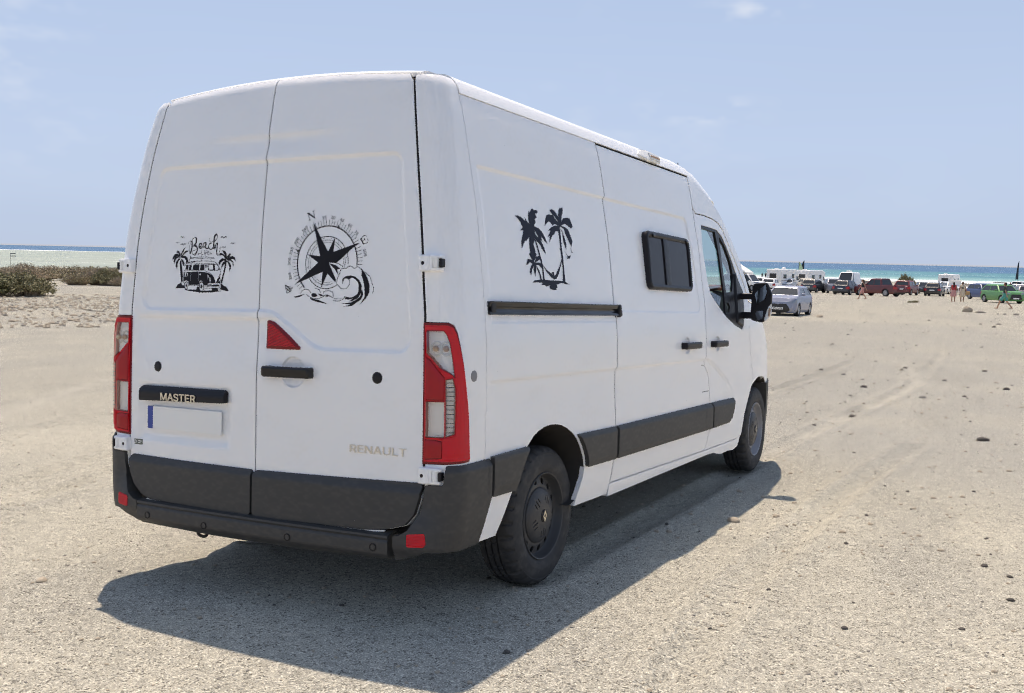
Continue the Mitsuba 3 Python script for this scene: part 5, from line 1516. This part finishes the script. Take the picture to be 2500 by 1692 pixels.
pop = m3.Manifold.batch_hull([m3.Manifold.sphere(.05, 10).translate(p) for p in ((.7, .70, 2.02), (.7, -.70, 2.02), (-1.8, .70, 2.02), (-1.8, -.70, 2.02), (-1.85, .66, 3.05), (-1.85, -.66, 3.05), (-1.0, .66, 2.90), (-1.0, -.66, 2.90))])
bolt_on(PK, pm, 'pop_roof_canvas', pop, 'paint_cream')
bolt_on(PK, pm, 'pop_roof_lid', m3.Manifold.batch_hull([m3.Manifold.sphere(.06, 10).translate(p) for p in ((.75, .74, 2.06), (.75, -.74, 2.06), (-1.9, .70, 3.12), (-1.9, -.70, 3.12), (-.9, .72, 2.98), (-.9, -.72, 2.98))]), 'white_plastic')
for kind, paint, x, y, deg, lab in [
        ('hatch', 'white', 125.4, 31.2, 2.9, 'white car seen from behind, half hidden by our van mirror'), ('hatch', 'pale_blue', 140.6, 32.9, -174, 'pale blue-grey car showing above the silver hatchback roof'),
        ('small_suv', 'cream', 137.2, 29.4, -152, 'cream car in front of the second motorhome'), ('hatch', 'dark_grey', 117.0, 24.1, -5.3, 'dark grey hatchback right behind the silver one, seen from the rear'),
        ('suv', 'grey', 117.2, 21.9, -160, 'mid grey car facing us left of the blue-black hatchback'), ('hatch', 'blue_black', 108.2, 18.7, -7, 'blue-black hatchback with a white rear plate, left of the walker'),
        ('suv', 'dark_green', 147.7, 23.7, -160, 'dark greenish car behind the walker'), ('suv', 'dark_red', 122.3, 14.8, -5.9, 'dark red car seen from behind, right of the maroon pickup'),
        ('hatch', 'black', 140.6, 15.3, -163, 'black car facing us behind the black hatchback'), ('hatch', 'black', 121.8, 11.7, -1.3, 'black hatchback seen squarely from behind'),
        ('suv', 'white', 134.5, 9.1, 171, 'white car facing us between the two women and the blue car'), ('small_suv', 'blue', 107.3, 5.4, -146, 'blue car facing us left of the green one'),
        ('small_suv', 'green', 94.0, 3.0, -146, 'bright green car facing us near the right edge'), ('hatch', 'sand_grey', 112.2, 2.3, 14.7, 'grey car cut by the right edge of the picture'),
        ('hatch', 'white', 150.5, 19.0, 8, 'white roofed car showing above the dark red car'), ('hatch', 'white', 139.5, 26.0, -170, 'white car behind the mid grey one'), ('suv', 'pale_blue', 151, 13.8, -172, 'pale car showing above the black hatchback roof'), ('hatch', 'blue_black', 134.0, 19.9, 3, 'dark car showing behind the blue-black hatchback'), ('small_suv', 'white', 131.0, 34.2, 6, 'white car farthest left of the row, next to the campervan'), ('hatch', 'white', 164, 12.0, -168, 'small white car between the far motorhome and the women'), ('small_suv', 'white', 160, 4.9, -160, 'white car showing over the green car roof'), ('suv', 'dark_grey', 141, 22.2, 175, 'dark grey car below the high-roof van'), ('hatch', 'pale_blue', 150, 27.2, -175, 'pale blue car left of the high-roof van')]:
    park('parked_car', kind, paint, x, y, deg, lab)
park('parked_pickup', 'pickup', 'maroon', 106.4, 15.1, 61.4, 'maroon pickup with an open bed seen from its rear corner, right of the walker', 'pickup', None)
q_, qm = park('parked_car', 'suv', 'white', 145.8, 12.4, -160, 'white car with its bonnet up, behind the woman in red')
bolt_on(q_, qm, 'raised_bonnet', m3.Manifold.cube((1.0, 1.5, .05), True).rotate((0, -62, 0)).translate((1.35, 0, 1.45)), 'paint_white')
u_, um = park('parked_car', 'hatch', 'dark_green', 153.5, 7.6, 13.9, 'dark car with its tailgate raised behind the green car')
bolt_on(u_, um, 'raised_tailgate', rbox((1.15, 1.4, .10), (-2.15, 0, 1.72), .04, 8), 'paint_dark_green')
w_, wm = park('parked_van', 'high_van', 'white', 134.8, 23.7, 176.9, 'white high-roof van facing us behind the grey cars', 'van', None)
bolt_on(w_, wm, 'roof_vent', rbox((.7, .6, .16), (-.2, 0, 2.64), .05, 8), 'white_plastic')
park('parked_van', 'van', 'white', 178.7, 6.0, -7.1, 'white van far back at the right, two people beside it', 'van', None)


def motorhome(x, y, deg, label, dome):
    key = thing('motorhome', label, 'motorhome', None)
    to = T().translate([x, y, gz(x, y)]).rotate([0, 0, 1], deg)

    def part(nm, q, mk, parent=key):
        k = numbered(parent + '__' + nm)
        scene[k] = {**mikit.ply(as_pair(q), mk, smooth=32), 'to_world': to}
        return k

    body = rbox((4.6, 2.25, 2.30), (-.7, 0, 1.62), .12) + m3.Manifold.batch_hull([m3.Manifold.sphere(.1, 10).translate(p) for p in ((1.5, 1.0, 2.66), (1.5, -1.0, 2.66), (2.5, .9, 2.4), (2.5, -.9, 2.4), (2.5, .9, 1.95), (2.5, -.9, 1.95), (1.5, 1, 1.9), (1.5, -1, 1.9))])
    wall = part('body', body, 'paint_white')
    part('cab', m3.Manifold.batch_hull([m3.Manifold.sphere(.1, 10).translate(p) for p in ((1.5, .9, 1.95), (1.5, -.9, 1.95), (2.05, .85, 1.95), (2.05, -.85, 1.95), (2.75, .85, 1.2), (2.75, -.85, 1.2), (3.1, .8, .9), (3.1, -.8, .9), (3.1, .8, .45), (3.1, -.8, .45), (1.4, .9, .45), (1.4, -.9, .45))]), 'paint_white')
    part('cab_glass', m3.Manifold.batch_hull([m3.Manifold.sphere(.04, 8).translate(p) for p in ((1.6, .97, 1.85), (1.6, -.97, 1.85), (2.2, .92, 1.85), (2.2, -.92, 1.85), (2.68, .92, 1.32), (2.68, -.92, 1.32), (1.6, .97, 1.30), (1.6, -.97, 1.30))]), 'car_glass')
    part('skirt', rbox((4.3, 2.19, .30), (-.75, 0, .42), .05), 'grey_plastic')
    for nm, c_, sz in (('rear_window', (-3.0, .10, 1.85), (.03, .95, .62)), ('side_window', (-1.9, -1.125, 1.80), (.85, .03, .50)), ('side_window', (.5, -1.125, 1.85), (.60, .03, .48)), ('side_window', (-1.9, 1.125, 1.80), (.85, .03, .50))):
        w = part(nm, rbox([a + .08 if a > .1 else a + .02 for a in sz], c_, .012, 8), 'grey_plastic')
        part('pane', rbox([a if a > .1 else a + .05 for a in sz], c_, .012, 8), 'car_glass', w)
    part('entrance_door', rbox((.62, .03, 1.75), (-.75, -1.13, 1.45), .012, 8), 'white_plastic')
    part('stripe', rbox((4.0, .02, .09), (-.75, -1.13, 1.22), .008, 8) + rbox((.02, 1.5, .09), (-3.0, 0, 1.28), .008, 8), 'paint_sand_grey')
    part('roof_hatch', rbox((.5, .5, .12), (-1.6, .3, 2.82), .04, 8), 'white_plastic')
    if dome:
        part('satellite_dome', m3.Manifold.sphere(.30, 20).scale((1, 1, .75)).translate((-.5, -.2, 2.82)), 'white_plastic')
    for s in (1, -1):
        part('tail_light', rbox((.04, .12, .34), (-3.0, s * .95, .82), .015, 8), 'tail_lamp')
        for xx in (-1.8, 2.2):
            ty = lathe([(.20, -.10), (.30, -.115), (.34, -.08), (.34, .08), (.30, .115), (.20, .10)], 24)
            w = part('wheel', (ty[0] + [xx, s * .95, .34], ty[1]), 'tyre_black')
            part('rim', m3.Manifold.cylinder(.12, .21, .21, 24, True).rotate((90, 0, 0)).translate((xx, s * .95, .34)), 'alloy', w)


motorhome(141.4, 33.7, -12.8, 'white motorhome with a roof dome, left of its twin', True)
motorhome(148.7, 31.6, -11.2, 'white motorhome without a dome, right of its twin', False)
motorhome(174.6, 15.8, -5.9, 'white motorhome far back, alone above the black cars', False)


# ---- flags
mat('flag_green', (.45, .62, .40), .8)
mat('flag_dark', (.035, .05, .07), .8)


def flag(x, y, h, w, hgt, mk, label, deg, n=1):
    key = thing('beach_flag', label, 'flag')
    z = gz(x, y)
    put('pole', tube([(x, y, z - .1), (x, y, z + h)], .03, 6), 'car_trim', key)
    d = np.array([math.cos(math.radians(deg)), math.sin(math.radians(deg)), 0])
    side_n = np.array([-d[1], d[0], 0])
    for k in range(n):
        zt = z + h - k * (hgt + .25)
        t = np.linspace(0, 1, 9)
        prof = np.sqrt(np.clip(t, 0, 1)) if n == 1 else np.ones(9)
        vs = []
        for i_, (tt, pp) in enumerate(zip(t, prof)):
            a = np.array([x, y, zt - hgt * tt])
            for j_ in range(5):
                vs.append(a + d * (w * pp * j_ / 4) + side_n * .08 * math.sin(j_ * 1.4 + i_ * .6))
        fs = [(i_ * 5 + j_, i_ * 5 + j_ + 1, i_ * 5 + j_ + 5) for i_ in range(8) for j_ in range(4)] + [(i_ * 5 + j_ + 1, i_ * 5 + j_ + 6, i_ * 5 + j_ + 5) for i_ in range(8) for j_ in range(4)]
        put('cloth', (np.array(vs), np.array(fs)), mk, key, True)


flag(153.5, 34.6, 4.0, .75, 1.5, 'flag_green', 'pale green flag standing above the left motorhome', 295)
flag(158.5, 35.0, 4.3, .55, 1.8, 'flag_dark', 'dark pointed flag between the two motorhomes', 110)
flag(185.2, 6.6, 5.2, .40, 3.0, 'flag_dark', 'tall dark flag at the right edge behind the white van', 100)
flag(103.0, 146.5, 3.4, .75, .13, 'flag_dark', 'thin pole with two small dark flags by the lagoon', -40, 2)

# ---------------------------------------------------------------- people
mat('skin', (.40, .22, .145), .6)
mat('tan_skin', (.28, .15, .095), .6)
mat('hair_dark', (.022, .016, .012), .55)
mat('hair_brown', (.10, .055, .03), .6)
for k, c in {'black': (.02, .02, .022), 'red': (.40, .045, .05), 'pink': (.52, .26, .24), 'cream': (.60, .50, .36), 'dark_green': (.035, .06, .05), 'teal': (.08, .30, .26), 'tan': (.42, .27, .13), 'white': (.72, .70, .66), 'navy': (.03, .04, .07)}.items():
    mat('cloth_' + k, c, .85)


def chain(js, rs_, seg=10):
    out = m3.Manifold()
    for a, b, ra, rb in zip(js[:-1], js[1:], rs_[:-1], rs_[1:]):
        out += m3.Manifold.batch_hull([m3.Manifold.sphere(ra, seg).translate(np.array(a, float)), m3.Manifold.sphere(rb, seg).translate(np.array(b, float))])
    return out


def person(x, y, deg, h, stride, arms, label, top, bottom, skirt=None, hair='hair_dark', long_hair=False, skin='skin', group=None, extra=None, sleeve=.45):
    """A walking figure: x forward, y left. stride: half the step; arms: forward swing of the (left, right) hand."""
    key = thing('person', label, 'person', group)
    k = h / 1.72
    hip, sho, neck = .90, 1.41, 1.47
    L_ = {1: [(0, .09, hip), (stride * .52 + .05, .10, .49), (stride, .10, .085)], -1: [(0, -.09, hip), (-stride * .35 + .05, -.10, .48), (-stride, -.10, .11)]}
    A_ = {s: [(0, s * .185, sho), (arms[i_] * .45 - .03, s * .255, 1.12), (arms[i_], s * .27, .90)] for i_, s in enumerate((1, -1))}
    body = m3.Manifold.batch_hull([m3.Manifold.sphere(r, 12).scale((.72, 1, 1)).translate(p) for r, p in ((.13, (0, .07, hip + .03)), (.13, (0, -.07, hip + .03)), (.115, (0, 0, 1.10)))])
    body += m3.Manifold.batch_hull([m3.Manifold.sphere(r, 12).scale((.70, 1, 1)).translate(p) for r, p in ((.115, (0, 0, 1.10)), (.13, (.01, .07, 1.29)), (.13, (.01, -.07, 1.29)), (.06, (0, .15, sho)), (.06, (0, -.15, sho)))])
    body += chain([(0, 0, sho), (.015, 0, 1.53)], [.062, .052])
    head = m3.Manifold.sphere(.1, 18).scale((.98, .78, 1.18)).translate((.03, 0, 1.615))
    head += chain([(.06, 0, 1.56), (.095, 0, 1.545)], [.055, .035]) + chain([(.12, 0, 1.63), (.142, 0, 1.60)], [.012, .014], 8)
    for s in (1, -1):
        head += m3.Manifold.sphere(.025, 8).scale((.8, .4, 1.2)).translate((.02, s * .08, 1.61))
        head -= m3.Manifold.sphere(.012, 8).translate((.128, s * .032, 1.632))
    head -= m3.Manifold.cube((.02, .045, .006), True).translate((.125, 0, 1.557))
    body += head
    for s in (1, -1):
        body += chain(L_[s], [.088, .056, .040], 12)
        f_ = np.array(L_[s][-1])
        body += chain([f_ + [-.03, 0, -.04], f_ + [.09, 0, -.052], f_ + [.17, s * .01, -.06]], [.038, .034, .024])
        body += chain(A_[s], [.048, .040, .028], 10)
        w_ = np.array(A_[s][-1])
        d_ = w_ - A_[s][-2]
        d_ /= np.linalg.norm(d_)
        body += chain([w_, w_ + d_ * .075], [.026, .032])
        for q in range(4):      # fingers of different length, slightly curled
            b0 = w_ + d_ * .085 + np.array([(q - 1.5) * .020, 0, 0])
            ln = (.034, .041, .038, .028)[q]
            body += chain([b0, b0 + d_ * ln, b0 + d_ * ln * 1.8 + np.array([0, -s * .012, 0])], [.0095, .0088, .0075], 6)
        t0 = w_ + d_ * .03 + np.array([.028, 0, 0])
        body += chain([t0, t0 + d_ * .035 + np.array([.022, -s * .006, 0]), t0 + d_ * .062 + np.array([.022, -s * .014, 0])], [.011, .010, .008], 6)
    parts = [('body', body, skin)]
    fit = lambda g, e_: g.scale((1 + e_, 1 + e_, 1))
    shirt = fit(m3.Manifold.batch_hull([m3.Manifold.sphere(r, 12).scale((.76, 1, 1)).translate(p) for r, p in ((.128, (0, 0, 1.08)), (.140, (.01, .07, 1.28)), (.140, (.01, -.07, 1.28)), (.068, (0, .155, sho)), (.068, (0, -.155, sho)), (.13, (0, .05, .99)), (.13, (0, -.05, .99)))]), .02)
    for s in (1, -1):
        a, b = np.array(A_[s][0]), np.array(A_[s][1])
        if sleeve:
            shirt += chain([a, a + (b - a) * sleeve], [.066, .060])
    parts.append(('top', shirt, 'cloth_' + top))
    if skirt:
        rings_ = [m3.Manifold.sphere(r, 14).scale((.8, 1, .3)).translate((0, 0, z)) for r, z in ((.17, 1.02), (.21, .86), (.27, skirt))]
        parts.append(('skirt', m3.Manifold.batch_hull(rings_), 'cloth_' + bottom))
    else:
        sh = m3.Manifold.batch_hull([m3.Manifold.sphere(.142, 12).scale((.8, 1, 1)).translate((0, s * .065, z)) for s in (1, -1) for z in (.90, .97)])
        for s in (1, -1):
            a, b = np.array(L_[s][0]), np.array(L_[s][1])
            sh += chain([a, a + (b - a) * .75], [.105, .095])
        parts.append(('shorts', sh, 'cloth_' + bottom))
    hr = m3.Manifold.sphere(.108, 16).scale((.98, .82, 1.15)).translate((.02, 0, 1.628)) - m3.Manifold.cube((.3, .4, .34), True).translate((.215, 0, 1.58))
    if long_hair:
        hr += chain([(-.06, 0, 1.62), (-.085, 0, 1.48), (-.11, 0, 1.30)], [.075, .07, .05])
    parts.append(('hair', hr, hair))
    parts += extra or []
    to = T().translate([x, y, gz(x, y)]).rotate([0, 0, 1], deg).scale(k)
    for nm, q, mk in parts:
        kk_ = numbered(key + '__' + nm)
        scene[kk_] = {**mikit.ply(as_pair(q), mk, smooth=50), 'to_world': to}


person(88.4, 13.5, 115, 1.70, .34, (-.22, .24), 'woman walking left in a black top with a white hat, before the parked cars', 'black', 'pink', None, 'hair_dark', True, extra=[('hat', m3.Manifold.cylinder(.02, .19, .19, 20).translate((.02, 0, 1.69)) + m3.Manifold.sphere(.11, 14).scale((1, .9, .75)).translate((.02, 0, 1.70)), 'cloth_white')], sleeve=0)
person(90.9, 6.55, 12, 1.66, .16, (.10, -.12), 'woman with dark hair in a red top and pink skirt walking away beside another', 'red', 'pink', .52, 'hair_dark', True, sleeve=0)
person(91.4, 5.9, 8, 1.68, .12, (.05, -.05), 'woman in a cream dress with a tan bag, right of the one in red', 'cream', 'cream', .50, 'hair_brown', False, 'tan_skin', sleeve=.2,
       extra=[('band', m3.Manifold.cylinder(.10, .155, .160, 20).scale((.8, 1, 1)).translate((0, 0, 1.16)), 'cloth_black'), ('bag', rbox((.18, .36, .34), (-.02, -.40, .78), .05) + chain([(-.02, -.27, .93), (-.02, -.36, .95)], [.012, .012]), 'cloth_tan')])
person(74.8, 1.6, 75, 1.80, .42, (-.20, .22), 'man in a dark green shirt and teal shorts striding before the green car', 'dark_green', 'teal', None, 'hair_dark', False, 'skin')
person(304, 81.3, 30, 1.75, .15, (.1, -.1), 'tiny dark figure on the far beach above the mirror, left of a pair', 'black', 'navy', None, group=None)
person(314, 83.0, 30, 1.80, .15, (.1, -.1), 'tiny dark figure on the far beach above the mirror, right of a pair', 'navy', 'black', None, group=None)
person(171.5, 6.9, 180, 1.75, .12, (.1, -.1), 'person in dark clothes left of the white van at the right edge', 'navy', 'black', None)
person(167.0, 5.8, 160, 1.70, .12, (.1, -.1), 'person in dark clothes in front of the white van at the right edge', 'black', 'navy', None)
